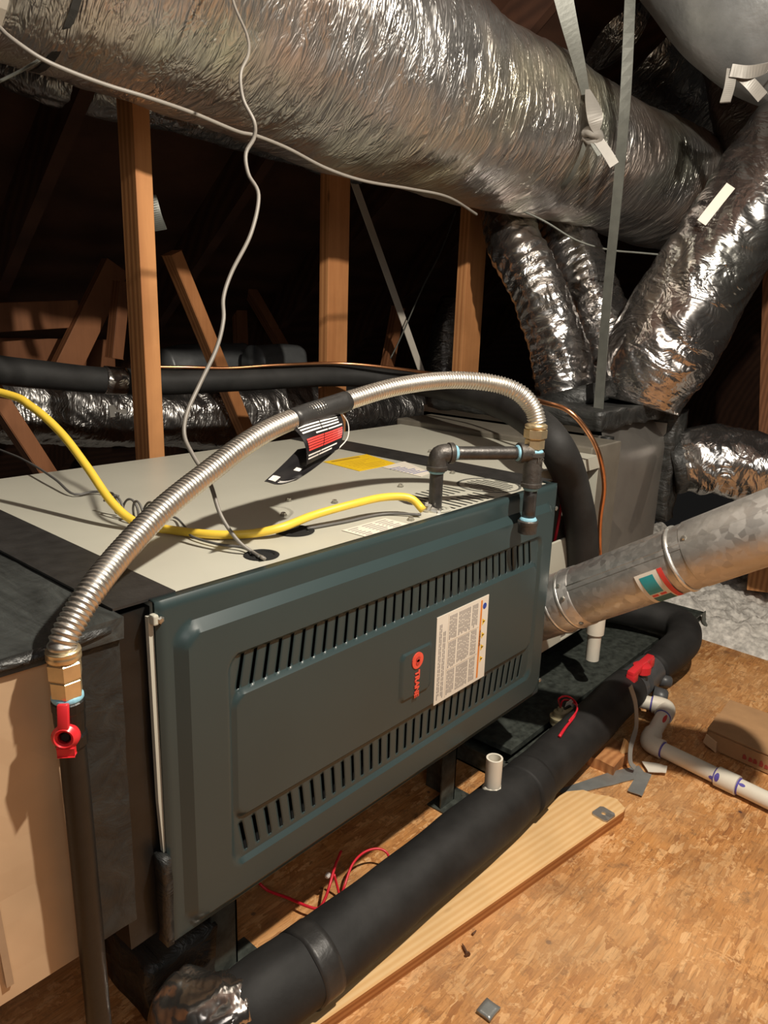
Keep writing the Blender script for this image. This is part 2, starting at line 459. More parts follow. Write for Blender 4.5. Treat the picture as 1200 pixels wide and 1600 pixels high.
# floor: a strand-board panel up to the insulation
bm = bmesh.new()
poly = [(-1.6, -1.8), (1.80, -1.8), (1.845, -0.40), (1.875, 0.02), (2.05, 0.9), (2.05, 1.5), (-1.6, 1.5)]
prism(poly, (0, 0, 0), (1, 0, 0), (0, 1, 0), (0, 0, 1), -0.02, 0.0, bm)
fl = obj('floor', bm, m_osb); tag(fl, 'orange strand-board attic floor under the furnace', kind='structure')
# roof sheathing with its rafters
def roof_z(y): return 3.0 - (y + 0.6) * 0.80
bm = bmesh.new()
A = [(-3.2, -2.0), (6.5, -2.0), (6.5, 3.6), (-3.2, 3.6)]
vs = [bm.verts.new((x, y, roof_z(y))) for x, y in A]; vt = [bm.verts.new((x, y, roof_z(y) + .02)) for x, y in A]
bm.faces.new(vs); bm.faces.new(vt[::-1])
for i in range(4): bm.faces.new((vs[i], vs[(i + 1) % 4], vt[(i + 1) % 4], vt[i]))
bmesh.ops.recalc_face_normals(bm, faces=bm.faces)
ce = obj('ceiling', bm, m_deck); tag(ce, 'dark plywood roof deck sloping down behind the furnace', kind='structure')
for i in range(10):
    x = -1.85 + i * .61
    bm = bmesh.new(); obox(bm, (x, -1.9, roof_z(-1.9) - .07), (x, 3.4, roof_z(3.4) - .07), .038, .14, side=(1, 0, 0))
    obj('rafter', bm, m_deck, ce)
wr = obj('wall_right', B(5.6, 5.66, -3.0, 4.2, -.1, 5.0), m_deck); tag(wr, 'dark gable wall added far off to the right to close the black gap', kind='structure')  # added so the gap on the right renders black instead of world grey
# loose fill insulation beyond the boards
def ins_z(x, y):
    v = Vector((x * 9, y * 9, 0)); a = noise.noise(v) * .03 + noise.noise(v * 2.7) * .022 + abs(noise.noise(v * 7)) * .016
    e = min(1, max(0, (x - 1.86) / .15))
    return -.035 + e * (.06 + a) + .02 * (noise.noise(v * .3))
bm = grid_sheet(1.80, 3.0, -1.6, 1.6, 200, 400, ins_z)
ins = obj('blown_insulation', bm, m_insul, smooth=True); tag(ins, 'lumpy grey-white blown insulation beyond the floor boards', 'insulation', kind='stuff')
bm = grid_sheet(-3.0, 1.80, 1.48, 3.4, 60, 40, lambda x, y: -.03 + noise.noise(Vector((x * 6, y * 6, 2))) * .03)
ins = obj('blown_insulation', bm, m_insul, smooth=True); tag(ins, 'shadowed blown insulation far behind the studs', 'insulation', kind='stuff')

# ------------------------------------------------------------------ gas furnace
H0, H1 = .20, .64
fur = thing('gas_furnace', 'long horizontal gas furnace with teal-grey louvred door and beige cabinet', 'furnace', (.43, .35, 0))
def levels(a, b, marks, step):
    pts = sorted(set([a, b] + [m for m in marks if a < m < b])); out = []
    for p, q in zip(pts, pts[1:]):
        n = max(1, int(math.ceil((q - p) / step)))
        out += [p + (q - p) * k / n for k in range(n)]
    return out + [b]
def sdrr(x, z, x0, x1, z0, z1, r):
    cx, cz = (x0 + x1) / 2, (z0 + z1) / 2; qx = abs(x - cx) - (x1 - x0) / 2 + r; qz = abs(z - cz) - (z1 - z0) / 2 + r
    return math.hypot(max(qx, 0), max(qz, 0)) + min(max(qx, qz), 0) - r
def sst(t): t = max(0, min(1, t)); return t * t * (3 - 2 * t)
def door_h(x, z):
    d = sdrr(x, z, .014, .852, .209, .612, .030)
    h = .010 * max(0, min(1, -d / .013))
    d1 = sdrr(x, z, .078, .806, .262, .557, .022); d2 = sdrr(x, z, .090, .794, .334, .500, .016)
    if x < .084:
        k = sst((.084 - x) / .01) if d2 > 0 else 0
    rec = max(0, min(1, -d1 / .006)) * max(0, min(1, d2 / .006))
    if x < .095: rec *= .45 + .55 * sst((x - .078) / .02)
    h -= .0055 * rec
    d3 = sdrr(x, z, .397, .474, .369, .449, .010)
    h += .0035 * max(0, min(1, -d3 / .003))
    # rounded edge of the folded sheet
    e = sdrr(x, z, -.004, .868, H0, H1 + .004, .006); h -= .004 * sst(1 + e / .006)
    return h
SLx = [.105 + .02 * k for k in range(34)]
slots = [(x - .0027, x + .0027, z0, z1) for x in SLx for z0, z1 in ((.276, .320), (.507, .551))]
xm = [v for x in SLx for v in (x - .0027, x + .0027)]
X = levels(-.004, .868, xm + [.014, .027, .839, .852, .078, .084, .090, .096, .397, .400, .471, .474, .788, .794, .8, .806], .0045)
Z = levels(H0, H1 + .004, [.209, .222, .262, .268, .276, .320, .328, .334, .340, .494, .5, .507, .551, .557, .599, .612, .369, .372, .446, .449], .0045)
def fan(x, z):
    g = 0.0
    if z > .551 or z < .276: g = 0
    elif z > .507: g = .027 * (.551 - z) / .044
    elif z < .320: g = .024 * (z - .276) / .044
    else: g = .0255
    wt = sst((.40 - abs(x - .434)) / .06)
    return x + (x - .434) * g * wt
bm = bmesh.new()
V = [[bm.verts.new((fan(x, z), -.003 - door_h(fan(x, z), z), z)) for x in X] for z in Z]
def inslot(cx, cz):
    for s in ((.276, .320), (.507, .551)):
        if s[0] < cz < s[1]:
            k = round((cx - .105) / .02)
            if 0 <= k < 34 and abs(cx - (.105 + .02 * k)) < .0027: return True
    return False
for j in range(len(Z) - 1):
    for i in range(len(X) - 1):
        if inslot((X[i] + X[i + 1]) / 2, (Z[j] + Z[j + 1]) / 2): continue
        bm.faces.new((V[j][i], V[j][i + 1], V[j + 1][i + 1], V[j + 1][i]))
# returns on the four sides
def side_strip(vs, dv):
    nv = [bm.verts.new(v.co + Vector((0, .001 - v.co.y + dv, 0))) for v in vs]
    for a, b, c, d in zip(vs, vs[1:], nv[1:], nv): bm.faces.new((a, b, c, d))
side_strip(V[0], .03); side_strip(V[-1], .012); side_strip([r[0] for r in V], .004); side_strip([r[-1] for r in V], .03)
bmesh.ops.recalc_face_normals(bm, faces=bm.faces)
door = obj('door_panel', bm, m_door, fur, smooth=True, angle=24)
sol = door.modifiers.new('sheet', 'SOLIDIFY'); sol.thickness = .0012; sol.offset = -1
obj('shade_backing', B(.012, .852, .022, .026, H0 + .008, H1 - .01), m_dark, fur)  # near-black sheet that paints the darkness behind the louvre slots
# brand plate on the door: emblem and lettering
em = obj('emblem', prism(circ(0, 0, .0135), (.4345, -.0172, .430), (1, 0, 0), (0, 0, 1), (0, 1, 0), -.0008, .001), m_badge, door)
bm = bmesh.new()
for dx in (-.0045, .0045):
    prism(circ(0, 0, .0048, 16), (.4345, -.0182, .430 + dx * .6), (1, 0, 0), (0, 0, 1), (0, 1, 0), -.0006, .0006, bm)
obj('emblem_ring', bm, plain('badge_dark_red', (.55, .05, .04), .35), em)
text('lettering', 'TRANE', .0145, (.4305, -.0174, .4125), (0, 0, -1), (1, 0, 0), m_badge, door, depth=.0006, bold=.0005)
# warning label, print turned a quarter turn
lab = obj('warning_label', prism([(.487, .329), (.634, .329), (.631, .485), (.484, .485)], (0, -.0135, 0), (1, 0, 0), (0, 0, 1), (0, 1, 0), -.0006, .0006), m_lab, door)
ly = -.0144
bm = bmesh.new(); box(bm, .6075, .6125, ly, ly + .0004, .3345, .4800)
obj('warning_stripe', bm, m_orange, lab)
text('warning_title', 'WARNING', .0062, (.6085, ly - .0003, .425), (0, 0, -1), (1, 0, 0), m_blk, lab, depth=.0001)
bm = bmesh.new()
for blk_z0, blk_z1 in ((.436, .478), (.385, .431), (.336, .380)):
    for x in [.519 + .0043 * k for k in range(20)]:
        if int((x - .519) / .0043) % 5 == 4: continue
        zz = blk_z1
        while zz > blk_z0 + .004:
            L = min(zz - blk_z0, rnd.uniform(.004, .014)); box(bm, x, x + .0024, ly, ly + .0003, zz - L, zz); zz -= L + .0014
for x in (.4925, .4965, .503, .507):
    zz = .47 if x < .5 else .455
    while zz > .345:
        L = rnd.uniform(.003, .012); box(bm, x, x + .0022, ly, ly + .0003, zz - L, zz); zz -= L + .0015
obj('fine_print', bm, m_grey_txt, lab)
bm = bmesh.new()
for z in (.433, .3825): box(bm, .517, .605, ly, ly + .0003, z - .0006, z + .0006)
box(bm, .5155, .5162, ly, ly + .0003, .333, .482)
obj('ruled_line', bm, plain('faint_line', (.6, .5, .4), .6), lab)
for i, z in enumerate((.4385, .4135, .3905, .368)):
    t = obj('warning_triangle', prism([(0, -.0062), (.0092, 0), (0, .0062)], (.6155, ly, z), (1, 0, 0), (0, 0, 1), (0, 1, 0), -.0002, .0003), m_yel_tri, lab)
    obj('hazard_mark', prism([(.0015, -.0012), (.0062, -.0006), (.0062, .0006), (.0015, .0012)], (.6155, ly - .0004, z), (1, 0, 0), (0, 0, 1), (0, 1, 0), -.0001, .0002), m_blk, t)
obj('blue_roundel', prism(circ(0, 0, .0055, 20), (.6195, ly, .4675), (1, 0, 0), (0, 0, 1), (0, 1, 0), -.0002, .0003), m_blue, lab)
# screws on the door flange
for x, z in ((.8625, .596), (.8625, .232), (-.001, .625)):
    s_ = obj('door_screw', L_((x, -.004, z), (0, -1, 0), [(0, .0045), (.002, .0045), (.0032, .0025)], facets=6), m_steel_pl, door)
# cabinet shell: sheet walls; the top has punched slots and holes
body = bmesh.new()
box(body, 0, .864, .70, .702, H0, H1); box(body, 0, .864, .012, .702, H0, H0 + .002)
box(body, 0, .002, .012, .70, H0, H1); box(body, .862, .864, .03, .70, H0, H1)
cab = obj('cabinet_shell', body, m_cab, fur)
obj('front_flange', prism([(-.0105,.628),(-.0045,.628),(-.0035,.285),(-.005,.30),(-.0095,.40)], (0, .004, 0), (1, 0, 0), (0, 0, 1), (0, 1, 0), 0, .006), m_cab, cab)
obj('corner_tab', B(-.010, -.003, -.006, .004, .620, .632, bev=.002), m_cab, cab)
tslots = []
for k in range(8):
    x = .575 + .0165 * k
    tslots += [(x - .003, x + .003, .028, .074), (x - .003, x + .003, .090, .140)]
for k in range(8):
    x = .720 + .0125 * k; hw = math.sqrt(max(0, .046 ** 2 - (x - .764) ** 2))
    if hw > .012: tslots.append((x - .0026, x + .0026, .088 - hw, .088 + hw))
holes = [(.548, .050, .019), (.187, .055, .016), (.292, .108, .020)]
tslots = [s for s in tslots if not any(s[0] < h[0] + h[2] and s[1] > h[0] - h[2] and s[2] < h[1] + h[2] and s[3] > h[1] - h[2] for h in holes)]
X = levels(0, .864, [v for s in tslots for v in s[:2]] + [v for h in holes for v in (h[0] - h[2], h[0] + h[2])], .012)
Y = levels(.012, .70, [v for s in tslots for v in s[2:]], .006)
bm = bmesh.new(); V = [[bm.verts.new((x, y, H1)) for x in X] for y in Y]
for j in range(len(Y) - 1):
    for i in range(len(X) - 1):
        cx, cy = (X[i] + X[i + 1]) / 2, (Y[j] + Y[j + 1]) / 2
        if any(s[0] < cx < s[1] and s[2] < cy < s[3] for s in tslots): continue
        if any(math.hypot(cx - h[0], cy - h[1]) < h[2] * .8 for h in holes): continue
        bm.faces.new((V[j][i], V[j][i + 1], V[j + 1][i + 1], V[j + 1][i]))
box(bm, 0, .864, .010, .012, H1 - .03, H1)
obj('top_panel', bm, m_cab, fur)
for h in holes:
    bm = bmesh.new(); n = 28; rr = []
    for r, z in ((h[2] * 1.0, H1 + .0005), (h[2] * 1.12, H1 + .003), (h[2] * 1.45, H1 + .0012)):
        rr.append([bm.verts.new((h[0] + r * math.cos(2 * math.pi * k / n), h[1] + r * math.sin(2 * math.pi * k / n), z)) for k in range(n)])
    for a, b in zip(rr, rr[1:]):
        for k in range(n): bm.faces.new((a[k], a[(k + 1) % n], b[(k + 1) % n], b[k]))
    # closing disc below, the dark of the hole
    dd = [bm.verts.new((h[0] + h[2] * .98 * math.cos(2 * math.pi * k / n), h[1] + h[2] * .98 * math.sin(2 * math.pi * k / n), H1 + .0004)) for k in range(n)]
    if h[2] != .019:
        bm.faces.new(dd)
    else:
        bmesh.ops.delete(bm, geom=dd, context='VERTS')
    bmesh.ops.recalc_face_normals(bm, faces=bm.faces)
    obj('rubber_grommet' if h[2] != .019 else 'pipe_hole_ring', bm, m_dark if h[2] != .019 else m_cab, fur, smooth=True)
# raised ring of the round knock-out
bm = bmesh.new(); n = 40
rr = [[bm.verts.new((.764 + r * math.cos(2 * math.pi * k / n), .088 + r * math.sin(2 * math.pi * k / n), H1 + z)) for k in range(n)] for r, z in ((.056, .0004), (.0575, .0012), (.0595, .0012), (.061, .0004))]
for a, b in zip(rr, rr[1:]):
    for k in range(n): bm.faces.new((a[k], a[(k + 1) % n], b[(k + 1) % n], b[k]))
obj('knockout_ring', bm, plain('dark_beige', (.10, .10, .09), .5), fur)
obj('seam_tape', ribbon([(.856, .03, H1 + .0015), (.856, .70, H1 + .0015)], .085, (1, 0, 0), .0012), m_tape, fur)
# top screws
for p in ((0.4023, 0.2453, 0.6410), (0.3351, 0.1814, 0.6410), (0.4509, 0.1854, 0.6410), (0.6256, 0.1891, 0.6410), (0.4634, 0.0316, 0.6410), (0.7977, 0.1975, 0.6410), (0.9484, 0.3723, 0.6410)):
    obj('top_screw', L_(p, (0, 0, 1), [(0, .006), (.0012, .006), (.0014, .0042), (.004, .0042), (.0048, .003)], facets=6), m_steel_pl, cab)
# labels on the top
yl = obj('energy_label', prism([(.667,.332),(.783,.333),(.812,.446),(.677,.446)], (0, 0, H1 + .0006), (1, 0, 0), (0, 1, 0), (0, 0, 1), -.0003, .0003), m_yel_lab, cab)
obj('label_heading', B(.69, .775, .430, .437, H1 + .001, H1 + .0012), plain('dark_yellow_print', (.35, .2, .02), .6), yl)
bm = bmesh.new()
for k in range(6):
    box(bm, .69, .69 + rnd.uniform(.03, .09), .345 + k * .012, .3475 + k * .012, H1 + .001, H1 + .0012)
obj('label_line', bm, plain('brown_print', (.5, .32, .02), .6), yl)
q = [(0.7320, 0.3288, 0.6405), (0.8156, 0.3384, 0.6405), (0.7652, 0.2277, 0.6405), (0.7218, 0.2177, 0.6405)]
wl = obj('white_rating_label', prism([(a[0], a[1]) for a in q], (0, 0, H1 + .0008), (1, 0, 0), (0, 1, 0), (0, 0, 1), -.0003, .0003), m_lab, cab)
cx = sum(a[0] for a in q) / 4; cy = sum(a[1] for a in q) / 4
bm = bmesh.new()
for k in range(7): box(bm, cx - .03, cx + rnd.uniform(.0, .03), cy - .035 + k * .010, cy - .0325 + k * .010, H1 + .0012, H1 + .0014)
obj('label_line', bm, m_blue, wl)
q = [(0.3434, 0.0633, 0.6405), (0.4406, 0.0643, 0.6405), (0.4417, 0.0150, 0.6405), (0.3459, 0.0137, 0.6405)]
wl = obj('clearance_label', prism([(a[0], a[1]) for a in q], (0, 0, H1 + .0008), (1, 0, 0), (0, 1, 0), (0, 0, 1), -.0003, .0003), m_lab, cab)
a0, a1, a3 = Vector(q[0]), Vector(q[1]), Vector(q[3])
eu = (a1 - a0); ev = (a3 - a0)
bm = bmesh.new()
for k in range(6):
    for c in range(3):
        u0 = .06 + c * .31; u1 = u0 + rnd.uniform(.12, .26); v0 = .12 + k * .135
        pl = [a0 + eu * u + ev * v for u, v in ((u0, v0), (u1, v0), (u1, v0 + .05), (u0, v0 + .05))]
        prism([(p.x, p.y) for p in pl], (0, 0, H1 + .0013), (1, 0, 0), (0, 1, 0), (0, 0, 1), -.0001, .0001, bm)
obj('label_line', bm, m_grey_txt, wl)
# brackets that hold the furnace up
for i, (x, y) in enumerate(((.15, .075), (.69, .07), (.15, .62), (.69, .62))):
    bm = bmesh.new()
    box(bm, x - .045, x + .0, y, y + .003, .003, H0 - .0005); box(bm, x - .003, x, y - .0, y + .07, .003, H0 - .0005)
    box(bm, x - .05, x + .035, y - .022, y + .03, .0005, .0035)
    bk = obj('support_bracket', bm, m_pan, fur)
    obj('bracket_screw', L_((x + .022, y - .008, .0035), (0, 0, 1), [(0, .005), (.003, .0045)], facets=6), m_steel_pl, bk)

# ------------------------------------------------------------------ evaporator coil case
coil = thing('evaporator_coil_case', 'beige sheet-metal coil case joined to the right end of the furnace', 'coil case', (1.04, .4, 0))
bm = bmesh.new()
box(bm, .868, 1.235, .70, .703, H0, H1 - .002); box(bm, .868, 1.235, .09, .70, H0, H0 + .003)
box(bm, 1.232, 1.235, .09, .70, H0, H1 - .002); box(bm, .868, .871, .09, .70, H0, H1 - .002)
box(bm, .866, 1.235, .088, .703, H1 - .003, H1, bev=0)
box(bm, .866, 1.235, .086, .089, H1 - .028, H1)
obj('case_shell', bm, m_cab, coil)
obj('lower_front_panel', B(.872, 1.125, .088, .094, H0 + .002, .328), m_cab, coil)
obj('upper_front_panel', B(.872, 1.125, .082, .088, .332, .470, bev=.002), m_cab, coil)
obj('front_post', B(1.126, 1.165, .096, .12, H0 + .002, H1 - .03), plain('brown_grey_paint', (.16, .13, .11), .5), coil)
obj('shade_backing', B(.875, 1.23, .16, .165, H0 + .005, H1 - .005), m_dark, coil)  # near-black sheet that paints the dark inside the open case
for j, (x0, m) in enumerate(((.985, m_orange_w), (1.0, m_redw), (1.035, m_orange_w), (1.055, m_blk), (1.09, m_redw))):
    obj('control_wire', tube([(x0, .11, H1 - .03, .0035), (x0 + .004, .104, .55, .0035), (x0 - .002, .108, .46, .0035), (x0, .12, .40, .0035)], 8, .02), m, coil, smooth=True)
obj('control_box', B(.88, .965, .10, .15, .48, .60, bev=.003), m_grey_pl, coil)

# ------------------------------------------------------------------ supply plenum
plen = thing('supply_plenum', 'tall grey sheet-metal supply plenum sealed with black mastic', 'plenum', (1.6, .4, 0))
bm = bmesh.new()
nx, nz = 24, 24
def pf(u, v):
    x = 1.40 + (1.80 - 1.40) * u; z = .20 + (.675 - .20) * v
    return Vector((x, .15 + .012 * math.sin(math.pi * u) * math.sin(math.pi * v) * -1 + .05 * max(0, v - .86) / .14 * (.4 + .6 * u) * 1.0, z))
V = [[bm.verts.new(pf(i / nx, j / nz)) for i in range(nx + 1)] for j in range(nz + 1)]
for j in range(nz):
    for i in range(nx): bm.faces.new((V[j][i], V[j][i + 1], V[j + 1][i + 1], V[j + 1][i]))
box(bm, 1.40, 1.80, .215, .75, .20, .680); box(bm, 1.40, 1.403, .15, .75, .20, .66); box(bm, 1.797, 1.80, .15, .75, .20, .66)
obj('plenum_box', bm, m_galv_dull, plen, smooth=True, angle=35)
obj('transition_box', B(1.237, 1.398, .11, .72, .20, .655, bev=.004), plain('taupe_metal', (.21, .19, .155), .42, .3, .1), plen)
def lumpy_box(x0, x1, y0, y1, z0, z1, amp=.006, n=.02, seed=0):
    bm = bmesh.new(); box(bm, x0, x1, y0, y1, z0, z1)
    es = list(bm.edges)
    for e in es: pass
    cuts = max(2, int(max(x1 - x0, y1 - y0, z1 - z0) / n))
    for ax in range(3):
        ee = [e for e in bm.edges if abs((e.verts[0].co - e.verts[1].co)[ax]) > n * 1.5]
        if ee:
            L = (x1 - x0, y1 - y0, z1 - z0)[ax]
            bmesh.ops.subdivide_edges(bm, edges=ee, cuts=max(1, int(L / n)), use_grid_fill=True)
    for v in bm.verts:
        q = v.co * 22 + Vector((seed, seed, 0)); v.co += Vector((noise.noise(q), noise.noise(q + Vector((9, 0, 0))), noise.noise(q + Vector((0, 9, 0))))) * amp
    return bm
obj('mastic_seam', lumpy_box(1.392, 1.42, .140, .165, .20, .66, .003), m_mastic, plen, smooth=True)
obj('mastic_seam', lumpy_box(1.38, 1.83, .16, .72, .675, .72, .008), m_mastic, plen, smooth=True)
obj('mastic_seam', lumpy_box(1.80, 1.87, .12, .34, .36, .70, .010, seed=4), m_mastic, plen, smooth=True)
bm = tube([(1.8605, 0.1499, 0.5236) + (.085,), (1.8861, 0.1106, 0.5383) + (.085,)], 28, .012, lambda s, t, r: .01 * noise.noise(Vector((s * 30, math.cos(t) * 3, math.sin(t) * 3))))
obj('side_collar', bm, m_mastic, plen, smooth=True)
obj('top_collar', tube([(1.6280, 0.3603, 0.6898) + (.11,), (1.6284, 0.3805, 0.7403) + (.10,)], 28, .012, lambda s, t, r: .012 * noise.noise(Vector((s * 30, math.cos(t) * 3, math.sin(t) * 3)))), m_mastic, plen, smooth=True)

# ------------------------------------------------------------------ return plenum on the left
# return side
ret = thing('return_plenum', 'tan duct-board return plenum with black mastic top beside the furnace', 'plenum', (-.3, .35, 0))
obj('duct_board_wall', lumpy_box(-.75, -.118, -.004, .70, .270, .6225, .0012, .03), m_board, ret)
obj('corner_crease', ribbon([(-.19, -.0065, .29), (-.205, -.0065, .60)], .007, (1, 0, 0), .003), plain('creased_foil', (.42, .31, .21), .35, .3), ret)
bm = lumpy_box(-.76, -.045, -.008, .71, .620, .640, .0015, .022)
for v in bm.verts:
    if v.co.z > .63: v.co.z += .010 * noise.noise(Vector((v.co.x * 7, v.co.y * 5, 1))) - .008 * sst((v.co.x + .5) / .3) * sst((-.08 - v.co.x) / .1)
obj('mastic_top', bm, m_mastic_g, ret, smooth=True, angle=60)
obj('mastic_edge', tube([(-.72, -.008, .631, .004), (-.45, -.008, .632, .004), (-.25, -.008, .631, .005), (-.13, -.008, .631, .006), (-.06, -.004, .633, .006)], 12, .01, lambda s, t, r: .002 * noise.noise(Vector((s * 25, math.cos(t) * 2, math.sin(t) * 2)))), m_mastic, ret, smooth=True)
obj('mastic_front', lumpy_box(-.118, -.048, -.002, .70, .268, .618, .0012, .018, seed=3), m_mastic_f, ret, smooth=True, angle=60)
obj('flexible_collar', lumpy_box(-.050, -.002, .014, .69, .215, .635, .002, .016, seed=8), m_black_pipe, ret, smooth=True, angle=60)
obj('collar_flap', lumpy_box(-.014, -.004, -.008, .012, .205, .330, .003, .012, seed=5), m_mastic, ret, smooth=True)
bm = ribbon([(-.008, .012, H1 + .004), (-.008, .69, H1 + .004)], lambda t: .075 + .01 * math.sin(t * 40), (1, 0, 0), .003, n=40)
obj('mastic_band', bm, m_tape, ret)
# ------------------------------------------------------------------ foil ducts
def crinkle(amp, fs, ft, seed, dent=.0, rib=0.0, pitch=.03, amp2=0.0, fs2=60):
    def f(s, t, r):
        c, q = math.cos(t), math.sin(t)
        h = amp * noise.noise(Vector((s * fs + seed, c * ft * .8, q * ft * .8)))
        rr = 1 - abs(noise.noise(Vector((s * fs2 + seed * 3 + 1.5 * math.sin(t * 2), c * 1.6, q * 1.6))))*2
        h += amp2 * rr
        if dent: h += dent * noise.noise(Vector((s * 3 + seed, c, q)))
        if rib: h += rib * math.sin(2 * math.pi * (s / pitch) + .8 * noise.noise(Vector((s * 6, c * 2, q * 2))) * 3)
        return h
    return f
def duct(name, pts, label, mat, step=.008, seg=96, disp=None, cat='duct', group=None, **k):
    t = obj(name, tube(pts, seg, step, disp, **k), mat, None, smooth=True)
    return tag(t, label, cat, group)
md = thing('main_foil_duct', 'huge foil-wrapped duct crossing the top of the picture', 'duct', (1.2, .5, 1.45))
mpts = [(0.1747, 0.6927, 1.5716, .24), (0.4069, 0.6533, 1.5509, .24), (0.7486, 0.6366, 1.5085, .235), (1.2103, 0.5914, 1.4648, .222), (1.8049, 0.5216, 1.4269, .196), (2.3249, 0.4469, 1.3983, .195), (2.6422, 0.3850, 1.3699, .185)]
obj('foil_jacket', tube(ext(mpts, 1.1), 150, .0065, crinkle(.006, 7, 3, 3, .02, 0, amp2=.0036, fs2=24)), m_foil, md, smooth=True)
obj('end_boot', tube([(2.5944, 0.3725, 1.3591, .19), (2.6174, 0.3039, 1.3338, .16), (2.6228, 0.2518, 1.2991, .12)], 48, .01, crinkle(.01, 12, 3, 5)), m_foil_dark, md, smooth=True)
def ring_strap(c0, c1, r, wid, m, name, parent, sag=1.0):
    a = Vector(c0[:3]); d = (Vector(c1[:3]) - a).normalized()
    bm = bmesh.new(); N = Vector((0, 0, 1)); N = (N - d * N.dot(d)).normalized(); Bn = d.cross(N); n = 48; rows = []
    for k in range(n):
        th = 2 * math.pi * k / n; e = N * math.cos(th) + Bn * math.sin(th)
        rows.append([bm.verts.new(a + d * (w_ * wid / 2) + e * (r + q)) for w_, q in ((-1, 0), (1, 0), (1, .003), (-1, .003))])
    for k in range(n):
        A_, B_ = rows[k], rows[(k + 1) % n]
        for j in range(4): bm.faces.new((A_[j], A_[(j + 1) % 4], B_[(j + 1) % 4], B_[j]))
    bmesh.ops.recalc_face_normals(bm, faces=bm.faces)
    return obj(name, bm, m, parent, smooth=False)
ring_strap(mpts[0], mpts[1], 0.248, .03, m_lab, 'support_strap', md)
ring_strap((0.2713, 0.6731, 1.5645, .25), mpts[1], 0.246, .012, m_tape, 'support_strap', md)
# branch ducts from the top of the plenum
duct('branch_foil_duct', [(1.6289, 0.3896, 0.6865, 0.0685), (1.6379, 0.4167, 0.7780, 0.0838), (1.6434, 0.4627, 0.9058, 0.0819), (1.6493, 0.5475, 1.0517, 0.0807), (1.6676, 0.6360, 1.1649, 0.0821), (1.7414, 0.7281, 1.2886, 0.0850)],
     'leftmost foil branch duct rising from the grey plenum to the main duct', m_foil_b, .006, 72, crinkle(.006, 12, 2.5, 11, .012, .0016, .034, amp2=.003, fs2=32))
duct('branch_foil_duct', [(1.8400, 0.3619, 0.6740, 0.0809), (1.8866, 0.3954, 0.8097, 0.0980), (1.9073, 0.4674, 0.9660, 0.1029), (1.9298, 0.5619, 1.1056, 0.1004), (1.9641, 0.6940, 1.2929, 0.0986)],
     'middle foil branch duct, half hidden behind its left neighbour and the hanging strap', m_foil_b, .006, 72, crinkle(.006, 12, 2.5, 21, .012, .0014, .034, amp2=.003, fs2=32))
duct('branch_foil_duct', [(1.7150, 0.2045, 0.7095, 0.1074), (1.7387, 0.1904, 0.8192, 0.1395), (1.7938, 0.1336, 0.9900, 0.1369), (1.8600, 0.0684, 1.1720, 0.1342), (1.9420, 0.0085, 1.3340, 0.1329), (2.0021, -0.0646, 1.4794, 0.1303)],
     'wide foil branch duct rising from the grey plenum to the right edge', m_foil_b, .006, 96, crinkle(.007, 9, 2.5, 31, .02, .0, amp2=.005, fs2=22))
duct('side_foil_duct', ext([(1.8732, 0.1252, 0.5377, 0.0818), (1.9004, 0.0825, 0.5488, 0.1008), (1.9294, 0.0168, 0.5474, 0.1037), (1.9684, -0.1018, 0.5225, 0.1056), (2.0086, -0.2563, 0.4523, 0.1032)], 0, .4),
     'short foil duct leaving the right side of the grey plenum', m_foil_b, .006, 72, crinkle(.010, 12, 2.5, 41, .012, amp2=.005, fs2=30))
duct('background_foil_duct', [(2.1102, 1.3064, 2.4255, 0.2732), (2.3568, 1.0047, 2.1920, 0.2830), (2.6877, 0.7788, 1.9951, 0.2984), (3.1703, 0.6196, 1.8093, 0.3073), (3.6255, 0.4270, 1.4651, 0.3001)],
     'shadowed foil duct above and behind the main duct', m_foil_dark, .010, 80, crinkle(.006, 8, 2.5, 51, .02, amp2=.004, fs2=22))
tag(obj('duct_sticker', ribbon([(1.6875, 0.0894, 1.2001), (1.7143, 0.0692, 1.2455), (1.7437, 0.0472, 1.2939)], .026, (.3, -.75, -.5), .001), m_lab), 'narrow white sticker on the wide foil branch duct', 'sticker')
upd = thing('grey_vinyl_duct', 'smooth grey duct slung in the top right corner', 'duct', (1.9, .1, 1.6))
up = [(1.7818, 0.3516, 2.0661, 0.1873), (1.8327, 0.2217, 1.8926, 0.1906), (1.8928, 0.1022, 1.7708, 0.1940), (1.9832, -0.0333, 1.6953, 0.1940), (2.1149, -0.1972, 1.6666, 0.1940)]
obj('vinyl_jacket', tube(up, 80, .012, crinkle(.006, 6, 2, 61, .02, amp2=.002, fs2=12)), m_vinyl, upd, smooth=True)
obj('tie_end', ribbon([(1.6488, 0.0529, 1.5420), (1.6385, 0.0482, 1.5016), (1.6247, 0.0488, 1.4640)], .024, (.6, -.7, 0), .004, twist=lambda t: t * .6), m_strap_l, upd)
obj('tie_end', ribbon([(1.6549, 0.0436, 1.5364), (1.6725, 0.0127, 1.5107), (1.6754, -0.0207, 1.4760)], .026, (.3, -.3, .8), .004, twist=lambda t: t * .4), m_strap_l, upd)
obj('sling_strap', ribbon([(1.6359, 0.0495, 1.5357), (1.6572, 0.0071, 1.5311), (1.7131, -0.0310, 1.5571), (1.8053, -0.0615, 1.6268)], .028, (.3, -.6, .6), .003), m_strap_l, upd)
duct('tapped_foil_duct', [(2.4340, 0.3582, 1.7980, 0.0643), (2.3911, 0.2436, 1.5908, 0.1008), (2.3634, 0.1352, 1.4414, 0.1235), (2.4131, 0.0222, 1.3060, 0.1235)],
     'dull foil duct section under the grey duct at the right edge', m_foil_dark, .01, 60, crinkle(.008, 10, 2.5, 71, .012, amp2=.003, fs2=26))
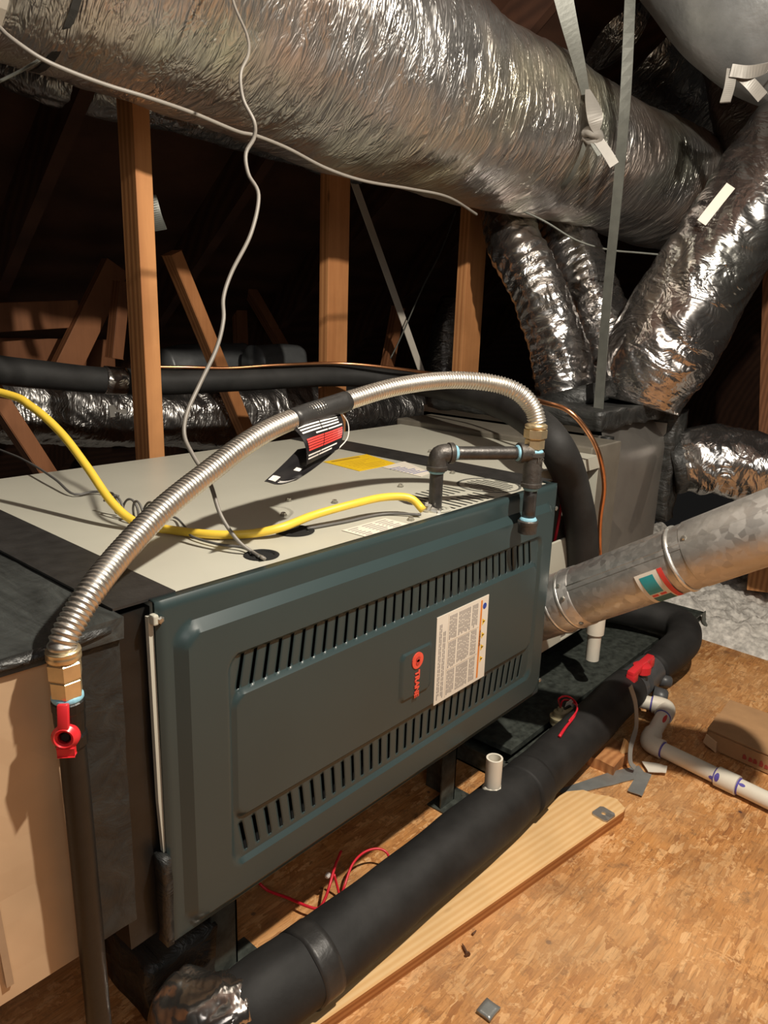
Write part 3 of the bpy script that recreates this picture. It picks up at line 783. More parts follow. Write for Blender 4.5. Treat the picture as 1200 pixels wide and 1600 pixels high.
duct('rear_foil_duct', ext([(0.4119, 1.4010, 1.5361, 0.0600), (0.5707, 1.2668, 1.4636, 0.0587), (0.7872, 1.1674, 1.4456, 0.0587), (1.1096, 1.0978, 1.4127, 0.0540)], .7, .3),
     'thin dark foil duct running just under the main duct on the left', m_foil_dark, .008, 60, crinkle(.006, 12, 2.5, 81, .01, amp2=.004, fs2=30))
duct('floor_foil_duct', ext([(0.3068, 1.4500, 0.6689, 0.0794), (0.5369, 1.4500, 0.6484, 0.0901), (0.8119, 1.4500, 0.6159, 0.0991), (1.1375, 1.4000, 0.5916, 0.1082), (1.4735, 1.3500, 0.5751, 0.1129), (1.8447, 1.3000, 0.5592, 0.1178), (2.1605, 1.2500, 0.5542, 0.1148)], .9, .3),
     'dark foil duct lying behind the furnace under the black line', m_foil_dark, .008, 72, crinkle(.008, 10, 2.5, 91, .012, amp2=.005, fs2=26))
duct('far_wrapped_duct', [(1.2302, 1.9000, 0.7124, 0.0740), (1.3614, 1.9000, 0.7207, 0.0815), (1.6166, 1.9000, 0.7238, 0.0812)],
     'stubby grey wrapped duct in the gloom between the first stud and the leaning stud', m_vinyl, .012, 40, crinkle(.006, 10, 2.5, 95))
duct('far_wrapped_duct', [(1.5063, 1.7000, 0.7353, 0.0707), (1.6216, 1.7000, 0.7371, 0.0727), (1.7329, 1.7000, 0.7341, 0.0720)],
     'stubby grey wrapped duct just left of the second upright stud', m_vinyl, .012, 40, crinkle(.006, 10, 2.5, 98))
duct('far_wrapped_duct', [(2.4848, 1.5000, 0.6253, 0.0794), (2.5140, 1.5000, 0.8632, 0.0815), (2.5611, 1.5000, 1.0101, 0.0724)],
     'dark wrapped duct standing behind the third upright stud', m_foil_dark, .012, 40, crinkle(.006, 10, 2.5, 99))
br = thing('duct_clamp', 'small white clamp on the dark foil duct behind the first stud', 'clamp', (0.7405, 1.3600, 0.6468))
obj('clamp_bar', prism([(-.042,-.010),(.05,-.006),(.05,.012),(-.02,.010),(-.03,.026),(-.045,.024)], (0.7440, 1.3600, 0.6371), (1, 0, 0), (0, 0, 1), (0, 1, 0), -.004, .004), m_strap_l, br)

# ------------------------------------------------------------------ studs, webs and beams
def bar(name, A, Bp, w, h, m, label, cat='stud', side=(1, 0, 0), bev=.002, group=None):
    bm = bmesh.new(); obox(bm, A, Bp, w, h, side=side, bev=bev)
    return tag(obj(name, bm, m), label, cat, group)
def up_stud(p, y, w, h, z1, label):
    bar('wall_stud', (p, y, 0.0), (p, y, z1), w, h, m_stud, label)
sx1 = (0.5346, 0.8800, 0.7725); sx2 = (1.2434, 0.9900, 0.9206); sx3 = (1.7626, 0.8600, 0.8029)
up_stud(sx1[0], .88, .040, .062, 1.9, 'upright orange wood stud nearest the camera, behind the furnace')
up_stud(sx2[0], .99, .086, .038, 1.75, 'second upright wood stud, crossed by the black insulated line')
up_stud(sx3[0], .86, .105, .040, 1.9, 'third upright wood stud, beside the foil branch ducts')
bar('truss_web', (0.8583, 1.2500, 1.0900), (1.1509, 1.2500, 0.4697), .05, .038, m_stud, 'leaning wood web between the first and second studs', side=(0, 1, 0))
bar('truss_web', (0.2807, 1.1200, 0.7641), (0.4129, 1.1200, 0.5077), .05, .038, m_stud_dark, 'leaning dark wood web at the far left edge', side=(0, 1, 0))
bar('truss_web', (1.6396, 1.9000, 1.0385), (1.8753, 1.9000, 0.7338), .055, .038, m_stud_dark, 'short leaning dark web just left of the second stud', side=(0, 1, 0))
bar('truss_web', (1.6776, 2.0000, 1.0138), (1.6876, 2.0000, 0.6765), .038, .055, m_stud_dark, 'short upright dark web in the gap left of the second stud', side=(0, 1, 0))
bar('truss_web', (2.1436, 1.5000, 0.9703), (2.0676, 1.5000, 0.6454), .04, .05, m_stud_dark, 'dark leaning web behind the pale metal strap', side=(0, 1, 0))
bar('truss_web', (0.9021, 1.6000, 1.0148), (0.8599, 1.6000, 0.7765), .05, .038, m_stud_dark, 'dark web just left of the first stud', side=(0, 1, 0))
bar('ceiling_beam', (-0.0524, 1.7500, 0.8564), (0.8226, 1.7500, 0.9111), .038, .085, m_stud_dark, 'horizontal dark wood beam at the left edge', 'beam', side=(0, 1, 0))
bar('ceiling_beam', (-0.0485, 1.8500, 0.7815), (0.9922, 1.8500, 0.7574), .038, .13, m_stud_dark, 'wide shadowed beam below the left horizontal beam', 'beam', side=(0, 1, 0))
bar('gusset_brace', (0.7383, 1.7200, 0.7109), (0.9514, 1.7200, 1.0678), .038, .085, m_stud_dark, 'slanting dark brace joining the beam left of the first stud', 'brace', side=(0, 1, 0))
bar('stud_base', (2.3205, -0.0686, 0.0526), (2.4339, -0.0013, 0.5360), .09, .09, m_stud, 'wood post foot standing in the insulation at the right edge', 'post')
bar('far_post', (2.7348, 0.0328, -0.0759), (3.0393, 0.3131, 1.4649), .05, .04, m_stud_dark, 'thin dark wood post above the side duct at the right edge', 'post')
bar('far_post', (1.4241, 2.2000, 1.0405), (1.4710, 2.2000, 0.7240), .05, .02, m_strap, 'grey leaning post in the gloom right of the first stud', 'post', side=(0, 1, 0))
tag(obj('metal_brace', ribbon([(1.6266, 1.3000, 1.4139), (1.7945, 1.2800, 1.1161), (2.0396, 1.2600, 0.6934)], .034, (1, 0, 0), .003), m_lab), 'long pale metal brace leaning right of the second stud', 'brace')
tag(obj('cloth_scrap', ribbon([(0.6013, 0.9300, 1.1862), (0.6090, 0.9300, 1.1466), (0.6189, 0.9300, 1.1133)], lambda t: .02 + .012 * t, (1, 0, 0), .006, twist=lambda t: t), m_strap), 'pale scrap hanging on the right side of the first stud', 'scrap')
# ------------------------------------------------------------------ straps and loose cables
st = thing('hanging_strap', 'grey cloth strap knotted in front of the main duct', 'strap', (1.4587, 0.3585, 1.5583))
obj('strap_band', ribbon([(1.3630, 0.3917, 1.7554), (1.4098, 0.3716, 1.6453), (1.4587, 0.3585, 1.5583), (1.5061, 0.3512, 1.4811)], lambda t: .052 - .034 * t, (.7, -.7, 0), .002), m_strap, st)
obj('strap_band', ribbon([(1.4714, 0.3360, 1.5007), (1.4522, 0.3005, 1.4375), (1.4673, 0.2981, 1.3968)], lambda t: .012 + .028 * math.sin(math.pi * t), (.7, -.7, 0), .002), m_strap_l, st)
obj('strap_knot', tube([(1.4771, 0.3367, 1.4030, .010), (1.4705, 0.3123, 1.4019, .014), (1.4900, 0.3017, 1.3924, .012), (1.4871, 0.3165, 1.3817, .010), (1.4843, 0.3413, 1.3959, .008)], 12, .004, crinkle(.003, 60, 2, 1)), m_strap_l, st, smooth=True)
obj('strap_tail', ribbon([(1.4867, 0.3029, 1.3861), (1.4960, 0.2797, 1.3557), (1.5032, 0.2589, 1.3252)], .024, (.3, -.3, .8), .003), m_strap_l, st)
obj('strap_tail', ribbon([(1.4821, 0.3139, 1.3806), (1.4857, 0.3035, 1.3653), (1.4893, 0.2930, 1.3500)], .014, (.3, -.3, .8), .003), m_strap, st)
obj('strap_tail', ribbon([(1.4875, 0.3352, 1.3898), (1.4961, 0.3543, 1.3450), (1.5223, 0.3999, 1.2985), (1.5788, 0.4965, 1.2688), (1.5345, 0.5722, 1.2513)], .012, (.7, -.7, 0), .003), m_strap, st)
tag(obj('hanging_strap', ribbon([(1.5929, 0.3107, 1.7814), (1.5763, 0.2842, 1.5157), (1.5716, 0.2753, 1.2879), (1.5368, 0.2571, 1.0300), (1.4981, 0.2316, 0.7818), (1.4772, 0.2184, 0.6905), (1.4711, 0.2166, 0.6689)], lambda t: .027 if t < .93 else .027 * (1 - (t - .93) / .075), (.7, -.7, 0), .0025, twist=lambda t: .9 * math.sin(3 * t)), m_strap), 'long narrow grey-green strap hanging straight down to the plenum', 'strap')
tag(obj('hanging_strap', ribbon([(1.8827, 0.7567, 1.9877), (1.8678, 0.7311, 1.8832), (1.8512, 0.7213, 1.8126)], lambda t: .05 * (1 - .7 * t), (.7, -.7, 0), .004, twist=lambda t: 2.4 * t), m_foil_b), 'crumpled shiny strap end at the top edge above the main duct', 'strap')
tag(obj('thin_cable', tube([(0.4187, 0.3960, 1.4586, .0022), (0.3967, 0.3633, 1.3942, .0022), (0.3871, 0.3193, 1.3369, .0022), (0.3691, 0.2946, 1.3031, .0022), (0.3499, 0.2886, 1.2729, .0025), (0.3529, 0.2875, 1.2403, .0028), (0.3648, 0.2780, 1.2119, .003), (0.3677, 0.2820, 1.1916, .003), (0.3555, 0.2866, 1.1684, .003), (0.3528, 0.2779, 1.1394, .003), (0.3573, 0.2605, 1.1098, .003), (0.3332, 0.2496, 1.0539, .003), (0.2985, 0.2512, 0.9984, .003), (0.2777, 0.2445, 0.9621, .003), (0.2658, 0.2298, 0.9313, .003), (0.2459, 0.2209, 0.8921, .003), (0.2098, 0.2117, 0.8455, .003), (0.1797, 0.2001, 0.8094, .003), (0.1664, 0.1883, 0.7817, .003), (0.1638, 0.1655, 0.7576, .003), (0.1662, 0.1337, 0.7254, .003), (0.1625, 0.1068, 0.6880, .0028), (0.1686, 0.0797, 0.6581, .0026), (0.1809, 0.0589, 0.6421, .0026), (0.1726, 0.0336, 0.6450, .0026), (0.2049, 0.0700, 0.6250, .0026)], 8, .006), m_wire, smooth=True), 'wavy off-white cable hanging from above into the near cabinet hole', 'cable')
tag(obj('thin_cable', tube([(-0.1134, 0.6995, 1.4323, .003), (0.0002, 0.5354, 1.3522, .003), (0.0642, 0.4372, 1.2930, .003), (0.0790, 0.4113, 1.2720, .003), (0.1104, 0.3995, 1.2543, .003), (0.1503, 0.3978, 1.2468, .003), (0.2044, 0.3963, 1.2415, .003), (0.2617, 0.3922, 1.2384, .003), (0.3398, 0.3950, 1.2340, .003), (0.4283, 0.3997, 1.2248, .003), (0.4688, 0.4007, 1.2254, .003), (0.5440, 0.4061, 1.2190, .003), (0.6429, 0.4115, 1.2025, .003), (0.7410, 0.4053, 1.1937, .003), (0.8787, 0.4062, 1.1981, .003), (1.0231, 0.4145, 1.2006, .003), (1.1821, 0.4453, 1.1837, .003)], 8, .008), m_wire, smooth=True), 'long off-white cable sagging along the underside of the main duct', 'cable')
tag(obj('thin_cable', tube([(1.5162, 0.5605, 1.2484, .003), (1.5684, 0.4849, 1.2114, .003), (1.6185, 0.4068, 1.1622, .003), (1.6733, 0.3340, 1.1391, .003), (1.7312, 0.2647, 1.1333, .003), (1.7951, 0.1887, 1.1279, .003)], 6, .02), m_strap, smooth=True), 'thin dark cable looping under the main duct past the branch ducts', 'cable')
tag(obj('thin_cable', tube([(-0.0799, 0.6127, 1.1223, .0022), (0.0731, 0.4774, 1.2233, .0022), (0.1050, 0.4493, 1.2446, .0022), (0.1165, 0.4088, 1.2559, .0022)], 6, .02), m_strap, smooth=True), 'short grey cable at the upper left edge under the main duct', 'cable')
tag(obj('thin_cable', tube([(2.1172, 1.2000, 1.3382, .003), (2.0389, 1.2000, 1.1899, .003), (1.9301, 1.2000, 1.0421, .003), (1.8083, 1.2000, 0.8513, .003), (1.7566, 1.2000, 0.7813, .003)], 6, .02), m_strap, smooth=True), 'thin dim wire slanting between the pale brace and third stud', 'cable')
tag(obj('thin_cable', tube([(0.1816, 1.8324, 0.6900, .0022), (0.1888, 0.9123, 0.6650, .0022), (0.1862, 0.7344, 0.6600, .0022), (0.1666, 0.5802, 0.6550, .0022), (0.1573, 0.4958, 0.6450, .0022), (0.1926, 0.4889, 0.6450, .0022), (0.2040, 0.4378, 0.6450, .0022)], 6, .01), m_wire_d, smooth=True), 'dark grey cable entering from the left onto the beige cabinet top', 'cable')
hel = []
for k in range(96):
    t = k / 95; a = t * 2 * math.pi * 5
    cx_ = .085 + (.155 - .085) * t; cy_ = .335 - .145 * t
    cx_ = (0.1459, 0.3656, 0.6600)[0] * (1 - t) + (0.1552, 0.2451, 0.6600)[0] * t; cy_ = (0.1459, 0.3656, 0.6600)[1] * (1 - t) + (0.1552, 0.2451, 0.6600)[1] * t
    hel.append((cx_ + .004 * math.sin(a * .5), cy_ + .010 * math.cos(a), .658 + .016 * math.sin(a) * (1 - .15 * math.sin(5 * t)), .0018))
hel += [(0.1982, 0.2699, 0.6450) + (.0018,), (0.1764, 0.2114, 0.6480) + (.0018,), (0.1613, 0.1713, 0.6450) + (.0018,), (0.1658, 0.1199, 0.6450) + (.0018,), (0.1801, 0.0840, 0.6450) + (.0018,), (0.1718, 0.0414, 0.6450) + (.0018,)]
tag(obj('coiled_cable', tube(hel, 6, .003), m_wire_d, smooth=True), 'dark spring-coiled cable lying beside the yellow cable on the cabinet', 'cable')
yc = thing('yellow_cable', 'thick yellow cable curving down across the beige cabinet top', 'cable', (0.1670, 0.2262, 0.6400))
obj('cable_jacket', tube([(-0.1885, 0.8629, 0.8478, .0062), (-0.0534, 0.6742, 0.8453, .0062), (0.0635, 0.5106, 0.8145, .0062), (0.0869, 0.4601, 0.7962, .0062), (0.1040, 0.4108, 0.7625, .0062), (0.1108, 0.3541, 0.7207, .0062), (0.1163, 0.2978, 0.6761, .0062), (0.1303, 0.2564, 0.6520, .0062), (0.1563, 0.2018, 0.6475, .0062), (0.1840, 0.1516, 0.6475, .0062), (0.2201, 0.1206, 0.6480, .0062), (0.2575, 0.0968, 0.6550, .0062), (0.3171, 0.0952, 0.6620, .0062), (0.3820, 0.0805, 0.6700, .0062), (0.4452, 0.0724, 0.6720, .0062), (0.4850, 0.0534, 0.6680, .0062), (0.4902, 0.0295, 0.6520, .0062)], 12, .008), m_yellow, yc, smooth=True)
obj('cable_clamp', lathe(bmesh.new(), (0.5225, 0.0522, 0.6460), (.3, -.6, -.2), [(0, .007), (.006, .009), (.01, .009), (.012, .006), (.022, .006), (.024, .009), (.028, .008)], facets=8), m_steel_pl, yc)
obj('cable_shadow', tube([(0.3073, 0.0980, 0.6430, .0022), (0.3754, 0.0868, 0.6430, .0022), (0.4521, 0.0771, 0.6430, .0022), (0.4874, 0.0307, 0.6450, .0022)], 6, .01), m_wire_d, yc, smooth=True)  # dark strand laid as the shadow under the raised yellow cable

# ------------------------------------------------------------------ refrigerant lines
tag(obj('insulated_line', tube([((0.1833, 1.0500, 0.8247)[0] - 1.0, 1.06, (0.1833, 1.0500, 0.8247)[2] + .02, .032), ((0.1833, 1.0500, 0.8247)[0] - .45, 1.06, (0.1833, 1.0500, 0.8247)[2] + .01, .032), (0.1833, 1.0500, 0.8247, .032), (0.2833, 1.0500, 0.8003, .032), (0.3902, 1.0400, 0.7845, .032), (0.5084, 1.0300, 0.7699, .032), (0.6454, 1.0000, 0.7616, .032), (0.8039, 0.9500, 0.7634, .0315), (0.9814, 0.9000, 0.7684, .0315), (1.1888, 0.8300, 0.7691, .031), (1.2689, 0.6800, 0.7543, .031), (1.1706, 0.4435, 0.7600, .033), (1.1245, 0.3161, 0.7500, .034), (1.0074, 0.1491, 0.7350, .035), (0.9019, 0.0330, 0.7100, .035), (1.0096, 0.0480, 0.6282, .035), (1.0771, 0.0500, 0.5317, .035), (1.1248, 0.0530, 0.4237, .035), (1.1422, 0.0550, 0.3325, .035)], 28, .012, crinkle(.0015, 8, 2, 3)), m_black_rub, smooth=True), 'thick black foam-insulated line looping behind the furnace and down its right end', 'pipe')
tag(obj('foil_patch', tube([(0.5133, 1.0300, 0.7697, .0335), (0.5452, 1.0220, 0.7667, .0337), (0.5614, 1.0180, 0.7655, .0335)], 28, .006, crinkle(.002, 30, 3, 3)), m_foil_b, smooth=True), 'shiny foil patch wrapped on the black line left of the first stud', 'patch')
tag(obj('copper_line', tube([(0.6205, 1.0000, 0.8002, .004), (0.7136, 0.9600, 0.7986, .004), (0.8100, 0.9300, 0.7960, .004), (0.9410, 0.8800, 0.8038, .004), (1.1245, 0.8200, 0.8061, .004), (1.2415, 0.6600, 0.7927, .0045), (1.2351, 0.4200, 0.7783, .005), (1.1170, 0.2000, 0.7652, .0055), (1.1056, 0.1200, 0.7543, .0055), (1.1265, 0.0800, 0.7146, .0055), (1.1436, 0.0500, 0.6596, .0055), (1.1887, 0.0500, 0.5797, .0055), (1.2096, 0.0600, 0.4976, .0055), (1.2261, 0.0600, 0.4149, .0055), (1.3017, 0.0800, 0.3170, .0055)], 10, .012), m_copper, smooth=True), 'bare copper line curving beside the thick black line', 'pipe')

# ------------------------------------------------------------------ gas supply: riser, valve, flexible connector, iron manifold
gs = thing('gas_riser_pipe', 'black gas riser pipe with red-handled valve in the left foreground', 'gas pipe', (-.105, -.03, 0))
r0 = Vector((-0.1185, -0.0300, 0.5879)); r1 = Vector((-0.1123, -0.0250, 0.1907)); dd = (r1 - r0).normalized(); r2 = r0 + dd * (r0.z / -dd.z)
obj('pipe', tube([tuple(r2) + (.0128,), tuple(r0) + (.0128,)], 24, .02, crinkle(.0006, 20, 2, 5)), m_black_pipe, gs, smooth=True)
ax = -dd
vb = obj('valve_body', L_(r0 + ax * -.050, ax, [(0, .0130), (.003, .0150), (.013, .0150), (.016, .0135), (.028, .0145), (.038, .0145), (.040, .0152), (.049, .0152), (.051, .013)], facets=20), m_black_pipe, gs)
obj('thread_sealant', L_(r0 + ax * .000, ax, [(0, .0140), (.002, .0148), (.005, .0145), (.0065, .012)], 20), m_dope, gs, smooth=True)
b0 = r0 + ax * .005
obj('brass_adapter', L_(b0, ax, [(0, .0140), (.001, .0150), (.0165, .0150), (.0175, .014)], facets=6), m_brass, gs)
obj('brass_nut', L_(b0 + ax * .018, ax, [(0, .0145), (.002, .0162), (.0165, .0162), (.018, .0145)], facets=6), m_brass, gs)
obj('brass_collar', L_(b0 + ax * .0362, ax, [(0, .0145), (.002, .0158), (.006, .0158), (.008, .0150), (.009, .0160), (.011, .0155)], 28), m_brass, gs, smooth=True)
# red lever with a round eye, on the camera side of the valve
hv = Vector((-.62, -.72, .22)).normalized(); hp = r0 + ax * -.034 + hv * .018
hx = ax.cross(hv).normalized()
bm = bmesh.new()
n = 28; prof = [(.0060, 0), (.0060, .010), (.0088, .013), (.0125, .008), (.0122, 0)]
rr = [[bm.verts.new(hp + hx * (r * math.cos(2 * math.pi * k / n)) + ax * (r * 1.05 * math.sin(2 * math.pi * k / n)) + hv * (t - .006)) for k in range(n)] for r, t in prof]
for i in range(len(rr)):
    a, b = rr[i], rr[(i + 1) % len(rr)]
    for k in range(n): bm.faces.new((a[k], a[(k + 1) % n], b[(k + 1) % n], b[k]))
obox(bm, hp + ax * .009 + hv * .003, hp + ax * .034 - hv * .002, .010, .007, side=hx, bev=.0015)
obox(bm, hp - ax * .010 + hv * .001, hp - ax * .019 + hv * .001, .013, .006, side=hx, bev=.0015)
bmesh.ops.recalc_face_normals(bm, faces=bm.faces)
hd = obj('valve_handle', bm, m_red, gs, smooth=True, angle=40)
obj('stem_nut', L_(hp - hv * .008, hv, [(0, .0062), (.006, .0062), (.009, .004)], facets=6), m_black_pipe, hd)
# flexible stainless connector
fx0 = b0 + ax * .044
FP = [tuple(fx0) + (.0122,), tuple(fx0 + ax * .009) + (.0124,), (-0.1082, -0.0270, 0.6601, .0128), (-0.0786, -0.0150, 0.6838, .0130), (-0.0262, 0.0150, 0.7052, .0132), (0.0364, 0.0400, 0.7322, .0132), (0.1112, 0.0600, 0.7597, .0132), (0.1911, 0.0750, 0.7892, .0132), (0.2714, 0.0900, 0.8059, .0132), (0.3841, 0.1000, 0.8217, .0132), (0.4870, 0.0900, 0.8387, .0132), (0.5923, 0.0700, 0.8455, .0134), (0.6545, 0.0300, 0.8419, .0138), (0.6775, -0.0100, 0.8295, .0142), (0.6971, -0.0300, 0.8038, .0145), (0.7009, -0.0400, 0.7779, .0148)]
gf = thing('flexible_gas_connector', 'silver corrugated gas hose arching over the furnace', 'gas hose', tuple(fx0))
obj('corrugated_hose', tube(FP, 20, .00085, lambda s, t, r: .0010 * math.sin(2 * math.pi * s / .0052)), m_steel, gf, smooth=True)
obj('black_sleeve', tube([(0.2691, 0.0900, 0.8053, .0150), (0.3270, 0.0970, 0.8132, .0150), (0.3854, 0.1000, 0.8216, .0150)], 24, .01, crinkle(.0008, 30, 2, 8)), m_tape, gf, smooth=True)
def patch(name, c, m, parent, n=10, bulge=.0, th=.0008, k=0):
    TL, TR, BL, BR = [Vector(a) for a in c]; nr = (TR - TL).cross(BL - TL).normalized()
    if nr.dot(Vector((-0.4051, -0.6644, 0.9505)) - TL) < 0: nr = -nr
    def f(u, v): return (TL * (1 - u) + TR * u) * (1 - v) + (BL * (1 - u) + BR * u) * v + nr * (bulge * math.sin(math.pi * v) + .004 * math.sin(u * 5 + v * 2))
    bm = bmesh.new(); uv = [[f(i / n, j / n) for i in range(n + 1)] for j in range(n + 1)]
    a = [[bm.verts.new(p) for p in r] for r in uv]; b = [[bm.verts.new(p - nr * th) for p in r] for r in uv]
    for j in range(n):
        for i in range(n):
            bm.faces.new((a[j][i], a[j][i + 1], a[j + 1][i + 1], a[j + 1][i])); bm.faces.new((b[j][i], b[j + 1][i], b[j + 1][i + 1], b[j][i + 1]))
    for i in range(n):
        for r0_, r1_ in ((a[0], b[0]), (a[n], b[n])): bm.faces.new((r0_[i], r0_[i + 1], r1_[i + 1], r1_[i]))
        bm.faces.new((a[i][0], a[i + 1][0], b[i + 1][0], b[i][0])); bm.faces.new((a[i][n], a[i + 1][n], b[i + 1][n], b[i][n]))
    bmesh.ops.recalc_face_normals(bm, faces=bm.faces)
    return obj(name, bm, m, parent, smooth=True, angle=50), f, nr
def patch_lines(name, f, nr, rows, m, parent):
    bm = bmesh.new()
    for u0, u1, v0, v1 in rows:
        N = 8
        for i in range(N):
            a, b = u0 + (u1 - u0) * i / N, u0 + (u1 - u0) * (i + 1) / N
            if i % 4 == 3 and u1 - u0 > .5: b -= .02
            vs = [bm.verts.new(f(u, v) + nr * .0007) for u, v in ((a, v0), (b, v0), (b, v1), (a, v1))]
            bm.faces.new(vs)
    return obj(name, bm, m, parent)
m_tag = plain('black_tag_plastic', (.012, .011, .012), .32)
leaf, f, nr = patch('hang_tag', [(0.2658, 0.0850, 0.7966), (0.3714, 0.0950, 0.8073), (0.2664, 0.0600, 0.7471), (0.3394, 0.0700, 0.7599)], m_tag, gf, bulge=.010)
patch_lines('white_print', f, nr, [(.05, .93, .06 + .085 * k, .105 + .085 * k) for k in range(3)] + [(.3, .98, .33, .37), (.04, .9, .80, .835), (.04, .8, .87, .905)], m_whitep, leaf)
patch_lines('red_print', f, nr, [(.06, .98, .43 + .062 * k, .475 + .062 * k) for k in range(5)], m_redp, leaf)
tail, f, nr = patch('tag_tail', [(0.2745, 0.0830, 0.7654), (0.3550, 0.0880, 0.7555), (0.1697, 0.0300, 0.7430), (0.2277, 0.0350, 0.7360)], m_tag, gf, bulge=-.006)
tag(patch_lines('white_print', f, nr, [(.06, .32, .80, .95), (.45, .65, .48, .56), (.42, .90, .90, .92), (.42, .88, .94, .96)], m_whitep, tail), kind='stuff')
obj('tag_rim', tube([(0.3714, 0.0950, 0.8064, .0008), (0.3800, 0.0900, 0.7903, .0008), (0.3689, 0.0800, 0.7720, .0008), (0.3394, 0.0700, 0.7599, .0008)], 5, .004), m_whitep, leaf)
# iron manifold
im = thing('iron_gas_manifold', 'black iron elbow, nipple, tee and capped drip leg at the furnace top', 'gas fitting', (.548, .05, H1))
zt = Vector((0.5481, 0.0500, 0.7327)); ex_, ey_ = .548, .050
eb = Vector((ex_, ey_, zt.z)); T0 = Vector((0.6969, -0.0400, 0.7010)); T0 = Vector((T0.x, -.04, eb.z - .004))
hd_ = (T0 - eb).normalized()
obj('nipple', tube([(ex_, ey_, H1 - .03, .0112), (ex_, ey_, eb.z - .014, .0112)], 24, .02), m_iron, im, smooth=True)
bm = tube([(ex_, ey_, eb.z - .024, .0150), (ex_, ey_, eb.z - .012, .0150), tuple(eb + Vector((0, 0, -.003)) + hd_ * .003) + (.0152,), tuple(eb + hd_ * .012) + (.0150,), tuple(eb + hd_ * .022) + (.0150,)], 24, .003)
lathe(bm, (ex_, ey_, eb.z - .028), (0, 0, 1), [(0, .0165), (.001, .0172), (.007, .0172), (.008, .015)], 28)
lathe(bm, eb + hd_ * .018, hd_, [(0, .015), (.001, .0172), (.008, .0172), (.009, .0165)], 28)
obj('elbow', bm, m_iron_cast, im, smooth=True, angle=50)
obj('thread_sealant', L_(eb + hd_ * .027, hd_, [(0, .0135), (.001, .0138), (.006, .0122), (.007, .011)], 24), m_dope, im, smooth=True)
obj('thread_sealant', L_((ex_, ey_, eb.z - .033), (0, 0, 1), [(0, .0115), (.002, .0135), (.005, .0138), (.006, .012)], 24), m_dope, im, smooth=True)
obj('nipple', tube([tuple(eb + hd_ * .02) + (.0112,), tuple(T0 - hd_ * .02) + (.0112,)], 24, .02), m_iron, im, smooth=True)
obj('thread_sealant', L_(T0 - hd_ * .034, hd_, [(0, .0115), (.003, .0135), (.005, .0138), (.006, .012)], 24), m_dope, im, smooth=True)
z703 = (0.6962, -0.0400, 0.7307)[2]; z762 = (0.7019, -0.0400, 0.6701)[2]
bm = L_((T0.x, T0.y, z762), (0, 0, 1), [(0, .0165), (.001, .0180), (.007, .0180), (.008, .0158), (z703 - z762 - .008, .0158), (z703 - z762 - .007, .0180), (z703 - z762 - .001, .0180), (z703 - z762, .0165)], 28)
lathe(bm, T0 - hd_ * .030, hd_, [(0, .0160), (.001, .0172), (.008, .0172), (.009, .0150), (.024, .0150)], 28)
obj('tee', bm, m_iron_cast, im, smooth=True, angle=45)
obj('thread_sealant', L_((T0.x, T0.y, z703 - .001), (0, 0, 1), [(0, .0160), (.003, .0155), (.006, .0130), (.007, .012)], 24), m_dope, im, smooth=True)
zc = (0.6903, -0.0400, 0.6110)[2]
obj('nipple', tube([(T0.x, T0.y, zc, .0112), (T0.x, T0.y, z762 + .003, .0112)], 24, .02), m_iron, im, smooth=True)
obj('thread_sealant', L_((T0.x, T0.y, z762 - .006), (0, 0, 1), [(0, .0115), (.003, .0135), (.006, .014), (.007, .012)], 24), m_dope, im, smooth=True)
obj('drip_cap', L_((T0.x, T0.y, zc - .023), (0, 0, 1), [(0, .0140), (.001, .0162), (.014, .0166), (.016, .0175), (.022, .0178), (.024, .0155)], 28), m_iron_cast, im, smooth=True, angle=40)
obj('thread_sealant', L_((T0.x, T0.y, zc - .001), (0, 0, 1), [(0, .0150), (.003, .0152), (.006, .0130), (.007, .012)], 24), m_dope, im, smooth=True)
text('cast_mark', '1/2', .010, (T0.x - .0115, T0.y - .0135, T0.z - .012), (.75, -.66, 0), (0, 0, 1), m_steel_pl, im, depth=.0005)
# brass end of the hose, above the tee
zb_ = z703 + .004; ztop = (0.7009, -0.0400, 0.7779)[2]
hgt = ztop - zb_
obj('brass_adapter', L_((T0.x, T0.y, zb_), (0, 0, 1), [(0, .013), (.002, .0165), (hgt * .38, .0165), (hgt * .42, .0145)], facets=6), m_brass, gf)
obj('brass_nut', L_((T0.x, T0.y, zb_ + hgt * .42), (0, 0, 1), [(0, .0165), (.002, .0195), (hgt * .36, .0195), (hgt * .40, .017)], facets=6), m_brass, gf)
obj('brass_collar', L_((T0.x, T0.y, zb_ + hgt * .80), (0, 0, 1), [(0, .016), (.002, .0185), (hgt * .16, .0188), (hgt * .22, .015)], 24), m_brass, gf, smooth=True)
# ------------------------------------------------------------------ flue pipe
fr = .0600
F0 = Vector((0.9193, 0.0565, 0.3444)); F1 = Vector((0.9282, -0.3619, 0.6225)); fd = (F1 - F0).normalized(); F2 = F1 + fd * .12
flue = thing('flue_pipe', 'galvanised metal flue pipe slanting out past the right edge', 'flue pipe', tuple(F0))
FL = (F2 - F0).length
def fprof(s, t, r): return 0
obj('pipe_barrel', tube([tuple(F0) + (fr,), tuple(F2) + (fr * 1.0,)], 56, .02), m_galv, flue, smooth=True, angle=60)
def fproj(px):  # distance along the pipe whose centre falls at a given picture column was worked out beforehand
    return px
def bead(s, wd, h, m, name='raised_bead'):
    return obj(name, L_(F0 + fd * s, fd, [(0, fr), (wd * .25, fr + h), (wd * .75, fr + h), (wd, fr)], 56), m, flue, smooth=True)
S_ = [0.0687, 0.1009, 0.3433, 0.1321, 0.3733, 0.2751, 0.3279]
bead(S_[0], .009, .0028, m_galv_ring); bead(S_[1], .009, .0028, m_galv_ring); bead(S_[2], .009, .0030, m_galv_ring)
